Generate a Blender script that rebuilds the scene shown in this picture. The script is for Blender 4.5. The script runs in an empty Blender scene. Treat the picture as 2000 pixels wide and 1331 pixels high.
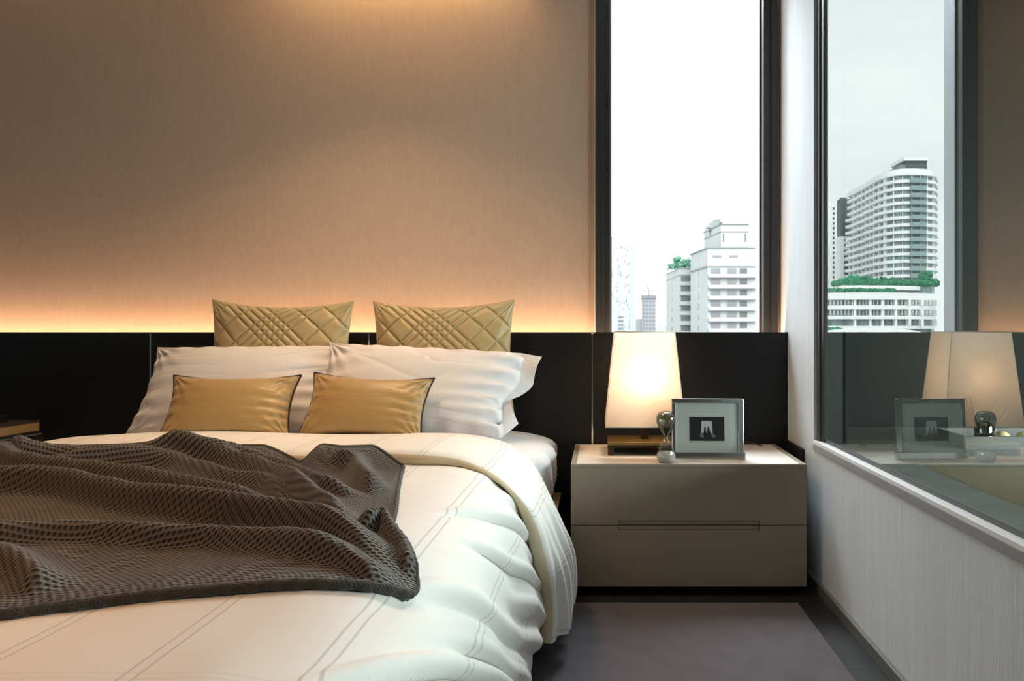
import bpy, bmesh, math, random
import numpy as np
from mathutils import Vector, Matrix

SC = bpy.context.scene
COL = SC.collection
random.seed(7)
F = 1333.0; U0 = 1170.0; V0 = 650.0; CH = 1.0      # focal length in px, vanishing point, camera height
GX = 0.877                                          # plane of the side glass

# ------------------------------------------------------------------ camera
cam_d = bpy.data.cameras.new('camera'); cam = bpy.data.objects.new('camera', cam_d); COL.objects.link(cam)
cam.location = (0, 0, CH); cam.rotation_euler = (math.pi/2, 0, 0)
cam_d.sensor_width = 36; cam_d.lens = 36*F/2000; cam_d.shift_x = -(U0-1000)/2000; cam_d.shift_y = -(665.5-V0)/2000
cam_d.clip_start = 0.02; cam_d.clip_end = 3000
SC.camera = cam

# ------------------------------------------------------------------ colour management
SC.view_settings.view_transform = 'Standard'; SC.view_settings.look = 'None'
SC.view_settings.gamma = 1; SC.view_settings.use_curve_mapping = False
SC.view_settings.exposure = 0.0

# ------------------------------------------------------------------ sky (bright overcast)
w = bpy.data.worlds.new('sky'); SC.world = w; w.use_nodes = True
nt = w.node_tree; nt.nodes.clear()
out = nt.nodes.new('ShaderNodeOutputWorld'); bg = nt.nodes.new('ShaderNodeBackground')
tc = nt.nodes.new('ShaderNodeTexCoord'); mp = nt.nodes.new('ShaderNodeMapping'); nz = nt.nodes.new('ShaderNodeTexNoise')
mp.inputs['Scale'].default_value = (1.5, 1.5, 5); nz.inputs['Scale'].default_value = 1.6; nz.inputs['Detail'].default_value = 4
rp = nt.nodes.new('ShaderNodeValToRGB')
rp.color_ramp.elements[0].position = .35; rp.color_ramp.elements[0].color = (.80, .84, .89, 1)
rp.color_ramp.elements[1].position = .65; rp.color_ramp.elements[1].color = (.96, .985, 1, 1)
nt.links.new(tc.outputs['Generated'], mp.inputs['Vector']); nt.links.new(mp.outputs[0], nz.inputs['Vector'])
nt.links.new(nz.outputs['Fac'], rp.inputs['Fac']); nt.links.new(rp.outputs[0], bg.inputs['Color'])
bg.inputs['Strength'].default_value = 4.2
nt.links.new(bg.outputs[0], out.inputs['Surface'])

def light(name, kind, loc, power, color, rot=(0, 0, 0), size=None, size_y=None, spread=None, radius=None, angle=None, portal=False):
    d = bpy.data.lights.new(name, kind); o = bpy.data.objects.new(name, d); COL.objects.link(o)
    o.location = loc; o.rotation_euler = rot; d.energy = power; d.color = color
    if kind == 'AREA':
        d.shape = 'RECTANGLE'; d.size = size; d.size_y = size_y
        if spread: d.spread = math.radians(spread)
        if portal: d.cycles.is_portal = True
    if radius is not None: d.shadow_soft_size = radius
    if angle is not None: d.angle = math.radians(angle)
    return o
R90 = math.pi/2
WARM = (1.0, .62, .30)
# soft sun through the cloud, from behind the building, on the city only (the room is closed to it)
light('sun', 'SUN', (0, 0, 60), 5.0, (1, .98, .95), rot=(math.radians(62), 0, math.radians(8)), angle=40)
# portal: window behind the bed
light('portal_back', 'AREA', (.41, 3.38, 1.6), 1, (1, 1, 1), rot=(-R90, 0, 0), size=.72, size_y=2.0, portal=True)
# daylight by an unseen bathroom window, plus an added lamp boosting the back window
DAY = (.86, .93, 1.0)
light('daylight_bathroom_window', 'AREA', (2.92, 1.45, .95), 170, DAY, rot=(0, R90, 0), size=.62, size_y=1.3)
light('sky_boost_back_window', 'AREA', (.3, 4.6, 4.0), 330, DAY, rot=(math.radians(-52), 0, math.radians(-6)), size=1.6, size_y=1.2)
# LED strip in the gap behind the headboard, washing up the wall
light('headboard_strip_light', 'AREA', (-1.6, 3.142, .915), 26, (1, .61, .35), rot=(math.pi, 0, 0), size=4.9, size_y=.03)
# lamps in the ceiling slot above the wall
light('ceiling_slot_light', 'AREA', (-.93, 3.08, 2.92), 8, (1, .62, .28), rot=(math.radians(8), 0, 0), size=1.1, size_y=.06)
light('ceiling_slot_light', 'AREA', (-3.0, 3.09, 2.90), 1, (1, .66, .34), rot=(math.radians(6), 0, 0), size=2.0, size_y=.06)
# recessed ceiling spots over the bed
light('ceiling_spot_light', 'AREA', (-1.6, .4, 2.62), 10, (1, .39, .09), size=.25, size_y=.25, spread=110)
light('ceiling_spot_light', 'AREA', (-1.0, 2.3, 2.62), 10, (1, .68, .42), size=.25, size_y=.25, spread=110)
# unseen bathroom lamp, added to lift the view through the side glass
light('bathroom_fill_light', 'AREA', (1.9, 2.2, 2.5), 4.0, (.95, 1, .92), size=.4, size_y=.4)

# ------------------------------------------------------------------ helpers
def T(o, label=None, cat=None, group=None, kind=None):
    if label: o['label'] = label
    if cat: o['category'] = cat
    if group: o['group'] = group
    if kind: o['kind'] = kind
    return o

def world_loc(o):
    v = Vector((0, 0, 0))
    while o is not None:
        v += o.location; o = o.parent
    return v

def empty(name, loc, label=None, cat=None, group=None, kind=None):
    o = bpy.data.objects.new(name, None); COL.objects.link(o); o.location = loc
    o.empty_display_size = .1
    return T(o, label, cat, group, kind)

def mobj(name, verts, faces, mat=None, parent=None, smooth=False, uv=None, mats=None, fmat=None, origin=None):
    """verts in world coordinates; the object gets its own origin and is parented without rotation"""
    V = np.asarray(verts, dtype=float).reshape(-1, 3)
    if parent is not None: o0 = np.array(world_loc(parent))
    elif origin is not None: o0 = np.array(origin, float)
    else:
        mn, mx = V.min(0), V.max(0); o0 = np.array([(mn[0]+mx[0])/2, (mn[1]+mx[1])/2, mn[2]])
    me = bpy.data.meshes.new(name)
    me.from_pydata((V-o0).tolist(), [], [tuple(f) for f in faces])
    me.update()
    for m in (mats or ([mat] if mat else [])): me.materials.append(m)
    if fmat is not None: me.polygons.foreach_set('material_index', list(fmat))
    if uv is not None:
        l = me.uv_layers.new(name='UVMap'); idx = np.empty(len(me.loops), dtype=np.int32)
        me.loops.foreach_get('vertex_index', idx); l.data.foreach_set('uv', np.asarray(uv, float)[idx].ravel())
    if smooth: me.polygons.foreach_set('use_smooth', [True]*len(me.polygons))
    o = bpy.data.objects.new(name, me); COL.objects.link(o)
    if parent is not None: o.parent = parent
    else: o.location = o0
    return o

def bmobj(name, bm, mat=None, parent=None, smooth=False, mats=None):
    bm.normal_update()
    vs = [v.co[:] for v in bm.verts]; bm.verts.index_update()
    fs = [[v.index for v in f.verts] for f in bm.faces]; fm = [f.material_index for f in bm.faces]
    bm.free()
    return mobj(name, vs, fs, mat, parent, smooth, mats=mats, fmat=fm)

def bbox(bm, x, y, z, bevel=0, seg=2, mi=0, rot=None):
    r = bmesh.ops.create_cube(bm, size=1)
    vs = r['verts']
    for v in vs:
        v.co = Vector(((x[0]+x[1])/2+v.co.x*(x[1]-x[0]), (y[0]+y[1])/2+v.co.y*(y[1]-y[0]), (z[0]+z[1])/2+v.co.z*(z[1]-z[0])))
    if rot is not None:
        for v in vs: v.co = rot @ v.co
    fs = list({f for v in vs for f in v.link_faces})
    for f in fs: f.material_index = mi
    if bevel:
        es = list({e for v in vs for e in v.link_edges})
        bmesh.ops.bevel(bm, geom=es, offset=bevel, segments=seg, affect='EDGES', profile=.5)

def box(name, x, y, z, mat, parent=None, bevel=0, seg=2, smooth=False):
    bm = bmesh.new(); bbox(bm, x, y, z, bevel, seg)
    return bmobj(name, bm, mat, parent, smooth)

def prism(name, pts, z0, z1, mat, parent=None, axis='z', bevel=0):
    """polygon PTS extruded from z0 to z1 along AXIS ('z': pts are x,y; 'y': pts are x,z)"""
    n = len(pts); mk = (lambda p, h: (p[0], p[1], h)) if axis == 'z' else (lambda p, h: (p[0], h, p[1]))
    vs = [mk(p, z0) for p in pts]+[mk(p, z1) for p in pts]
    fs = [list(range(n))[::-1], list(range(n, 2*n))]+[[i, (i+1) % n, n+(i+1) % n, n+i] for i in range(n)]
    o = mobj(name, vs, fs, mat, parent)
    bm = bmesh.new(); bm.from_mesh(o.data); bmesh.ops.recalc_face_normals(bm, faces=bm.faces)
    if bevel: bmesh.ops.bevel(bm, geom=list(bm.edges), offset=bevel, segments=2, affect='EDGES')
    bm.to_mesh(o.data); bm.free()
    return o

def tube(name, pts, r, mat, parent=None, seg=10, closed=False):
    P = np.asarray(pts, float); n = len(P)
    rr = np.full(n, r) if np.isscalar(r) else np.asarray(r, float)
    if closed: tan = np.roll(P, -1, 0)-np.roll(P, 1, 0)
    else: tan = np.gradient(P, axis=0)
    tan /= np.linalg.norm(tan, axis=1)[:, None]+1e-12
    up = np.array([0, 0, 1.]) if abs(tan[0][2]) < .9 else np.array([1., 0, 0])
    a = np.cross(tan[0], up); a /= np.linalg.norm(a)
    V = []
    for i in range(n):
        a = a-np.dot(a, tan[i])*tan[i]; a /= np.linalg.norm(a)+1e-12
        b = np.cross(tan[i], a)
        for k in range(seg):
            t = 2*math.pi*k/seg; V.append(P[i]+rr[i]*(math.cos(t)*a+math.sin(t)*b))
    fs = []
    for i in range(n if closed else n-1):
        j = (i+1) % n
        for k in range(seg): fs.append([i*seg+k, i*seg+(k+1) % seg, j*seg+(k+1) % seg, j*seg+k])
    if not closed: fs += [list(range(seg))[::-1], [(n-1)*seg+k for k in range(seg)]]
    return mobj(name, V, fs, mat, parent, True)

def lathe(name, prof, c, mat, parent=None, seg=40, smooth=True):
    V = []; fs = []
    for r, z in prof:
        for k in range(seg):
            t = 2*math.pi*k/seg; V.append((c[0]+r*math.cos(t), c[1]+r*math.sin(t), c[2]+z))
    for i in range(len(prof)-1):
        for k in range(seg): fs.append([i*seg+k, i*seg+(k+1) % seg, (i+1)*seg+(k+1) % seg, (i+1)*seg+k])
    fs.append(list(range(seg))[::-1]); m = (len(prof)-1)*seg; fs.append([m+k for k in range(seg)])
    return mobj(name, V, fs, mat, parent, smooth)

def grid_faces(nr, nc):
    i, j = np.meshgrid(np.arange(nr-1), np.arange(nc-1), indexing='ij'); a = (i*nc+j).ravel()
    return np.stack([a, a+1, a+nc+1, a+nc], 1).tolist()

def wob(x, y, seed, f=1., n=6):
    """smooth pseudo random field in about -1..1"""
    r = np.random.RandomState(seed); s = 0
    for k in range(n):
        t = r.uniform(0, 2*math.pi); q = f*r.uniform(.6, 1.6)
        s = s+np.sin(q*(x*math.cos(t)+y*math.sin(t))+r.uniform(0, 6.28))
    return s/math.sqrt(n)*.8

def sm(x, a, b):
    t = np.clip((x-a)/(b-a), 0, 1); return t*t*(3-2*t)

# ------------------------------------------------------------------ materials
def mat(name, color, rough=.6, metal=0, spec=None, sheen=0, noise=None, bump=None, coords='Object', trans=0, ior=None, var=None):
    """noise = (scale xyz, colour spread); bump = (scale xyz, distance)"""
    m = bpy.data.materials.new(name); m.use_nodes = True; t = m.node_tree; b = t.nodes['Principled BSDF']
    b.inputs['Base Color'].default_value = (*color, 1); b.inputs['Roughness'].default_value = rough; b.inputs['Metallic'].default_value = metal
    if spec is not None: b.inputs['Specular IOR Level'].default_value = spec
    if sheen: b.inputs['Sheen Weight'].default_value = sheen; b.inputs['Sheen Roughness'].default_value = .4
    if trans: b.inputs['Transmission Weight'].default_value = trans
    if ior: b.inputs['IOR'].default_value = ior
    tcn = t.nodes.new('ShaderNodeTexCoord')
    def nz(scale, detail=3):
        mpn = t.nodes.new('ShaderNodeMapping'); mpn.inputs['Scale'].default_value = scale
        n = t.nodes.new('ShaderNodeTexNoise'); n.inputs['Scale'].default_value = 1; n.inputs['Detail'].default_value = detail
        t.links.new(tcn.outputs[coords], mpn.inputs[0]); t.links.new(mpn.outputs[0], n.inputs['Vector']); return n
    if noise:
        n = nz(noise[0]); mr = t.nodes.new('ShaderNodeMapRange'); mr.inputs[1].default_value = .3; mr.inputs[2].default_value = .7
        mr.inputs[3].default_value = 1-noise[1]; mr.inputs[4].default_value = 1+noise[1]
        hs = t.nodes.new('ShaderNodeHueSaturation'); hs.inputs['Color'].default_value = (*color, 1)
        t.links.new(n.outputs['Fac'], mr.inputs[0]); t.links.new(mr.outputs[0], hs.inputs['Value']); t.links.new(hs.outputs[0], b.inputs['Base Color'])
    if bump:
        n = nz(bump[0], 4); bp = t.nodes.new('ShaderNodeBump'); bp.inputs['Distance'].default_value = bump[1]; bp.inputs['Strength'].default_value = 1
        t.links.new(n.outputs['Fac'], bp.inputs['Height']); t.links.new(bp.outputs[0], b.inputs['Normal'])
    return m

def math_n(t, op, a, b=None, c=None):
    n = t.nodes.new('ShaderNodeMath'); n.operation = op
    for i, v in enumerate((a, b, c)):
        if v is None: continue
        if isinstance(v, (int, float)): n.inputs[i].default_value = v
        else: t.links.new(v, n.inputs[i])
    return n.outputs[0]

M = {}
M['wallpaper'] = mat('linen_wallpaper', (.50, .385, .30), .85, noise=((70, 70, 18), .045), bump=((300, 300, 60), .0006))
M['sidepaper'] = mat('ribbed_wallpaper', (.60, .65, .70), .75, noise=((90, 90, 3), .06), bump=((420, 420, 8), .0008))
M['paint'] = mat('painted_plaster', (.30, .29, .28), .9)
M['ceiling'] = mat('ceiling_paint', (.42, .40, .38), .9)
M['floor'] = mat('dark_wood', (.022, .022, .024), .38, noise=((4, 60, 4), .25), bump=((8, 140, 8), .0005))
M['skirt'] = mat('skirting_lacquer', (.12, .12, .11), .45)
M['rug'] = mat('rug_pile', (.085, .073, .085), 1, sheen=.3, noise=((14, 14, 14), .14), bump=((500, 500, 500), .004))
M['leather'] = mat('black_leather', (.013, .0145, .017), .5, spec=.3, bump=((300, 300, 300), .0003))
M['chrome'] = mat('polished_steel', (.75, .75, .74), .16, 1)
M['darkframe'] = mat('dark_window_aluminium', (.035, .038, .038), .4, .2)
M['silver'] = mat('silver_window_aluminium', (.60, .62, .66), .5, .1)
M['greyframe'] = mat('grey_aluminium', (.11, .115, .112), .42, .4)
M['apron'] = mat('satin_grey_lacquer', (.30, .31, .32), .5)
M['whitelip'] = mat('pale_sill_lacquer', (.80, .81, .82), .35)
M['greige'] = mat('greige_lacquer', (.27, .225, .17), .55, noise=((4, 4, 4), .04))
M['tops'] = mat('pale_timber_top', (.72, .65, .58), .5, noise=((14, 40, 14), .07))
M['black'] = mat('matt_black', (.006, .006, .006), .7)
M['bronze'] = mat('dark_bronze', (.07, .055, .035), .3, .85)
M['brassplate'] = mat('brushed_brass', (.42, .30, .12), .3, .9)
M['mattress'] = mat('sheet_cotton', (.78, .78, .80), .9, sheen=.15, bump=((20, 20, 20), .003))
M['pillow'] = mat('white_cotton', (.79, .77, .78), .85, sheen=.15)
M['quilt'] = mat('quilted_gold_satin', (.50, .385, .19), .42, sheen=.35, spec=.5)
M['satin'] = mat('gold_satin', (.43, .275, .105), .44, sheen=.3, spec=.6, bump=((14, 14, 60), .0015))
M['piping'] = mat('navy_piping', (.012, .012, .02), .6)
M['frame'] = mat('bed_frame_fabric', (.03, .031, .033), .7)
M['tan'] = mat('tan_slat', (.45, .3, .15), .6)

# duvet cotton: off-white with thin double grey lines woven along and across it (UV in metres)
def duvet_mat(name, color, linec):
    m = mat(name, color, .85, sheen=.12); t = m.node_tree; b = t.nodes['Principled BSDF']
    uvn = t.nodes.new('ShaderNodeUVMap'); sx = t.nodes.new('ShaderNodeSeparateXYZ'); t.links.new(uvn.outputs[0], sx.inputs[0])
    def pair(coord, period, off, wd, gap):
        p = math_n(t, 'PINGPONG', math_n(t, 'ADD', coord, off), period/2)       # 0 at the line centre
        d = math_n(t, 'ABSOLUTE', math_n(t, 'SUBTRACT', p, gap/2))
        return math_n(t, 'LESS_THAN', d, wd/2)
    a = pair(sx.outputs[0], .19, .035, .0035, .016)
    c = pair(sx.outputs[1], .55, .10, .0025, .012)
    f = math_n(t, 'MAXIMUM', a, math_n(t, 'MULTIPLY', c, .35))
    f = math_n(t, 'MULTIPLY', f, .42)
    mx = t.nodes.new('ShaderNodeMix'); mx.data_type = 'RGBA'; mx.inputs['A'].default_value = (*color, 1); mx.inputs['B'].default_value = (*linec, 1)
    t.links.new(f, mx.inputs['Factor']); t.links.new(mx.outputs['Result'], b.inputs['Base Color'])
    return m
M['duvet'] = duvet_mat('striped_duvet_cotton', (.80, .79, .75), (.30, .28, .26))
M['duvetin'] = mat('cream_duvet_lining', (.62, .53, .36), .85, sheen=.15)

# dark knit with rows of small cells, shade in their hollows put into the colour (UV in metres)
def knit_mat():
    m = mat('waffle_knit_wool', (.075, .07, .064), .95, sheen=.25); t = m.node_tree; b = t.nodes['Principled BSDF']
    uvn = t.nodes.new('ShaderNodeUVMap'); sx = t.nodes.new('ShaderNodeSeparateXYZ'); t.links.new(uvn.outputs[0], sx.inputs[0])
    Vv = math_n(t, 'DIVIDE', sx.outputs[1], .0076); row = math_n(t, 'FLOOR', Vv)
    U = math_n(t, 'ADD', math_n(t, 'DIVIDE', sx.outputs[0], .0112), math_n(t, 'MULTIPLY', row, .5))
    f = math_n(t, 'MULTIPLY', math_n(t, 'ABSOLUTE', math_n(t, 'SINE', math_n(t, 'MULTIPLY', U, math.pi))),
               math_n(t, 'ABSOLUTE', math_n(t, 'SINE', math_n(t, 'MULTIPLY', Vv, math.pi))))
    inv = math_n(t, 'SUBTRACT', 1.0, math_n(t, 'POWER', f, 1.4))
    mx = t.nodes.new('ShaderNodeMix'); mx.data_type = 'RGBA'; mx.inputs['A'].default_value = (.02, .018, .016, 1); mx.inputs['B'].default_value = (.155, .145, .13, 1)
    t.links.new(inv, mx.inputs['Factor']); t.links.new(mx.outputs['Result'], b.inputs['Base Color'])
    bp = t.nodes.new('ShaderNodeBump'); bp.inputs['Distance'].default_value = .005; bp.inputs['Strength'].default_value = 1
    t.links.new(inv, bp.inputs['Height']); t.links.new(bp.outputs[0], b.inputs['Normal'])
    return m
M['knit'] = knit_mat()
M['knithem'] = mat('knit_hem_wool', (.045, .042, .038), .95, sheen=.25, bump=((260, 260, 260), .004))

def shade_mat(name, c, tr):
    m = bpy.data.materials.new(name); m.use_nodes = True; t = m.node_tree; t.nodes.clear()
    o = t.nodes.new('ShaderNodeOutputMaterial'); d = t.nodes.new('ShaderNodeBsdfDiffuse'); r = t.nodes.new('ShaderNodeBsdfTranslucent'); mx = t.nodes.new('ShaderNodeMixShader')
    d.inputs[0].default_value = (*c, 1); r.inputs[0].default_value = (*c, 1); mx.inputs[0].default_value = tr
    t.links.new(d.outputs[0], mx.inputs[1]); t.links.new(r.outputs[0], mx.inputs[2]); t.links.new(mx.outputs[0], o.inputs[0]); return m
M['shade'] = shade_mat('lamp_shade_linen', (.88, .77, .64), .5)

def pane_mat(name, tint, fac, rough=0.):
    m = bpy.data.materials.new(name); m.use_nodes = True; t = m.node_tree; t.nodes.clear()
    o = t.nodes.new('ShaderNodeOutputMaterial'); d = t.nodes.new('ShaderNodeBsdfTransparent'); g = t.nodes.new('ShaderNodeBsdfGlossy'); mx = t.nodes.new('ShaderNodeMixShader')
    d.inputs[0].default_value = (*tint, 1); g.inputs[0].default_value = (.97, 1, .98, 1); g.inputs['Roughness'].default_value = rough
    mx.inputs[0].default_value = fac
    t.links.new(d.outputs[0], mx.inputs[1]); t.links.new(g.outputs[0], mx.inputs[2]); t.links.new(mx.outputs[0], o.inputs[0]); return m
M['pane'] = pane_mat('window_glass', (.97, .99, .98), .02)
M['mirrorpane'] = pane_mat('coated_glass', (.72, .77, .72), .24)
M['clearpane'] = pane_mat('clear_glass', (.97, 1, .98), .0)
M['clearglass'] = pane_mat('blown_clear_glass', (.93, .94, .92), .13)
M['greenglass'] = pane_mat('smoky_green_glass', (.30, .36, .29), .14)
M['sand'] = mat('grey_sand', (.42, .41, .38), .9)
M['matboard'] = mat('grey_mat_board', (.40, .405, .40), .8)
M['photo_black'] = mat('photo_black', (.012, .012, .013), .4)
M['photo_white'] = mat('photo_white', (.42, .42, .43), .4)
M['photo_grey'] = mat('photo_grey', (.12, .12, .12), .4)
M['marble'] = mat('grey_stone', (.16, .16, .15), .25, noise=((5, 9, 5), .15))
M['tub'] = mat('tub_enamel', (.13, .11, .07), .3)
M['bathwall'] = mat('bathroom_tile', (.03, .032, .029), .9, spec=.05)

# ------------------------------------------------------------------ the room
S = lambda o: T(o, kind='structure')
XL, YF, ZC = -4.2, -1.8, 2.65
def structure_boxes(name, boxes, m):
    bm = bmesh.new()
    for b in boxes: bbox(bm, *b)
    return S(bmobj(name, bm, m))
structure_boxes('floor', [((XL, 3.0), (YF, 3.37), (-.06, 0))], M['floor'])
structure_boxes('wall_back', [((XL, -.017), (3.21, 3.37), (0, 2.95)), ((-.017, .836), (3.21, 3.37), (0, .62)), ((-.017, .836), (3.21, 3.37), (2.78, 2.95)), ((.836, .87), (3.21, 3.37), (0, 2.95))], M['wallpaper'])
structure_boxes('wall_right', [((.85, .95), (2.70, 3.21), (0, 2.95)), ((.85, .95), (YF, 2.70), (0, .556)), ((.85, .95), (YF, 2.70), (2.5, 2.95)), ((.85, .95), (YF, -.6), (.556, 2.5))], M['sidepaper'])
structure_boxes('wall_left', [((XL-.1, XL), (YF, 3.37), (0, 2.95))], M['paint'])
structure_boxes('wall_front', [((XL, 3.0), (YF-.12, YF), (0, 2.95))], M['paint'])
structure_boxes('ceiling', [((XL, .85), (YF, 2.96), (ZC, 2.72)), ((-.345, .85), (2.96, 3.21), (ZC, 2.95)), ((XL, 3.0), (YF, 3.37), (2.95, 3.0)), ((XL, -.345), (2.96, 2.98), (2.72, 2.95))], M['ceiling'])
S(box('baseboard_right', (.834, .85), (YF, 3.07), (0, .042), M['skirt'], bevel=.002))
S(box('baseboard_back', (XL, .834), (3.195, 3.21), (0, .042), M['skirt']))

# window 1: tall window beyond the headboard, dark frame with a deep silver reveal
wn = S(empty('window_1', (.41, 3.25, .62)))
for x in ((-.017, .024), (.014, .053), (.771, .812), (.800, .836)):
    pass
box('window_frame', (-.017, .022), (3.185, 3.25), (.62, 2.78), M['darkframe'], wn, .002)
box('window_frame', (.018, .053), (3.197, 3.25), (.62, 2.78), M['darkframe'], wn, .002)
box('window_frame', (.805, .836), (3.185, 3.25), (.62, 2.78), M['darkframe'], wn, .002)
box('window_frame', (.771, .808), (3.197, 3.25), (.62, 2.78), M['darkframe'], wn, .002)
box('window_reveal', (.030, .053), (3.25, 3.367), (.62, 2.78), M['silver'], wn, .002)
box('window_reveal', (.771, .806), (3.25, 3.367), (.62, 2.78), M['silver'], wn, .002)
box('glazing_bead', (.762, .772), (3.246, 3.254), (.62, 2.78), M['greyframe'], wn)
box('glazing_bead', (.052, .060), (3.246, 3.254), (.62, 2.78), M['greyframe'], wn)
box('window_sill', (.02, .806), (3.19, 3.367), (.60, .64), M['darkframe'], wn, .002)
box('window_head', (.02, .806), (3.19, 3.367), (2.75, 2.78), M['darkframe'], wn, .002)
box('glass', (.05, .775), (3.254, 3.260), (.64, 2.76), M['pane'], wn)
# bright corner bead where the wallpaper meets the window frame
S(box('trim_1', (-.022, -.017), (3.203, 3.212), (.0, 2.65), M['whitelip']))

# window 2: long interior pane between bedroom and bathroom
w2 = S(empty('window_2', (.87, 1.0, .573)))
box('window_frame', (.861, .893), (2.672, 2.70), (.573, 2.5), M['greyframe'], w2, .0015)
box('window_frame', (.868, .958), (2.640, 2.70), (.573, 2.5), M['darkframe'], w2, .0015)
box('window_sill', (.847, .876), (-.6, 2.70), (.560, .574), M['whitelip'], w2, .0015)
box('sill_apron', (.846, .852), (-.6, 2.70), (.538, .5595), M['apron'], w2)
box('gasket', (.8745, .8765), (-.6, 2.64), (.574, .588), M['greyframe'], w2)
bm = bmesh.new(); bbox(bm, (GX, GX+.008), (-.6, 2.665), (.574, 2.5), mi=1)
bm.normal_update()
for f in bm.faces:
    if f.normal.x < -.5: f.material_index = 0
bmobj('glass', bm, None, w2, mats=[M['mirrorpane'], M['clearpane']])

# ------------------------------------------------------------------ rug
rug = mobj('rug', *(lambda X, Y: ([(X[0], Y[0], 0), (X[1], Y[0], 0), (X[1], Y[1], 0), (X[0], Y[1], 0), (X[0]+.004, Y[0]+.004, .012), (X[1]-.004, Y[0]+.004, .012), (X[1]-.004, Y[1]-.004, .012), (X[0]+.004, Y[1]-.004, .012)],
        [[0, 3, 2, 1], [4, 5, 6, 7], [0, 1, 5, 4], [1, 2, 6, 5], [2, 3, 7, 6], [3, 0, 4, 7]]))((-2.9, .731), (-1.2, 2.50)), M['rug'])
T(rug, 'mauve grey low pile rug on the dark floor beside the bed', 'rug')

# ------------------------------------------------------------------ headboard
hb = empty('headboard', (-1.1, 3.095, 0), 'long black leather headboard panelled along the wall behind the bed', 'headboard')
seams = [-3.0, -2.016, -1.034, -.030, .8525-.003]
ext = [-4.0]+seams
for a, b in zip(ext[:-1], ext[1:]):
    box('panel', (a+.004, b-.004), (3.07, 3.118), (.02, .997), M['leather'], hb, .004, 3)
for s in seams[:-1]:
    box('metal_strip', (s-.0035, s+.0035), (3.066, 3.11), (.02, .995), M['chrome'], hb)
box('top_trim', (-4.0, .8495), (3.072, 3.12), (.997, 1.0015), M['black'], hb)
box('backing', (-4.0, .8495), (3.118, 3.126), (.0, .99), M['black'], hb)

# black socket plate on the side wall behind the nightstand
so = empty('wall_socket', (.845, 2.935, .44), 'black socket plate on the pale wall just behind the bedside cabinet', 'socket')
box('plate', (.838, .85), (2.82, 3.055), (.43, .519), M['black'], so, .003)
for yy in (2.88, 2.95, 3.01):
    box('outlet', (.836, .839), (yy-.022, yy+.022), (.452, .497), M['leather'], so, .002)

# ------------------------------------------------------------------ bed
bed = empty('bed', (-1.135, 2.0, 0), 'black upholstered low bed base carrying the mattress', 'bed')
box('bed_base', (-2.07, -.20), (.74, 3.04), (.20, .285), M['frame'], bed, .012, 3)
box('plinth', (-1.95, -.32), (1.0, 2.95), (.012, .20), M['black'], bed)
box('slat_edge', (-.235, -.165), (2.62, 2.98), (.285, .303), M['tan'], bed, .003)

CX = -1.135
PM = [(0, .600), (.3, .600), (.5, .600), (.715, .598), (.781, .588), (.845, .554), (.885, .496), (.912, .405), (.930, .314), (.952, .235), (.962, .17), (.945, .115)]
PF = [(0, .655), (.3, .656), (.5, .657), (.64, .652), (.743, .633), (.811, .605), (.866, .57), (.928, .502), (.985, .405), (1.020, .314), (1.040, .235), (1.044, .15), (1.038, .09)]
def full_profile(P, n):
    P = np.array(P); L = P[::-1].copy(); L[:, 0] *= -1; A = np.vstack([L[:-1], P])
    d = np.r_[0, np.cumsum(np.linalg.norm(np.diff(A, axis=0), axis=1))]
    s = np.linspace(0, d[-1], n); x = np.interp(s, d, A[:, 0]); z = np.interp(s, d, A[:, 1])
    k = 15; ker = np.hanning(k+2)[1:-1]; ker /= ker.sum()
    for _ in range(2):
        xp = np.r_[x[0]-(x[k:0:-1]-x[0]), x, x[-1]-(x[-2:-k-2:-1]-x[-1])]; zp = np.r_[2*z[0]-z[k:0:-1], z, 2*z[-1]-z[-2:-k-2:-1]]
        x = np.convolve(xp, ker, 'same')[k:-k]; z = np.convolve(zp, ker, 'same')[k:-k]
    return x, z, s-d[-1]/2
NS = 460
mx_, mz_, ms_ = full_profile(PM, NS)
fx_, fz_, fs_ = full_profile(PF, NS)
def normal2(x, z):
    tx, tz = np.gradient(x), np.gradient(z); l = np.hypot(tx, tz); return -tz/l, tx/l
mnx, mnz = normal2(mx_, mz_); fnx, fnz = normal2(fx_, fz_)

def top_wave(X, Y):
    return .004*wob(X, Y, 3, 5.)+.0022*wob(X, Y, 5, 14.)+.0007*wob(X, Y, 6, 38.)

def main_z(X, Y):
    """height of the duvet's top at a place on the bed (used for the throw too)"""
    q = np.abs(X-CX); z = np.interp(q, mx_[NS//2:NS//2+190], mz_[NS//2:NS//2+190])
    foot = np.clip(.72-Y, 0, None)
    z = z-np.where(foot < .2, .2-np.sqrt(np.clip(.04-foot**2, 0, None)), .2+(foot-.2)*3)
    return z+top_wave(X, Y)

duv = empty('duvet', (CX, 1.8, .3), 'cream duvet with thin double grey lines, turned back at the pillows', 'duvet')
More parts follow.
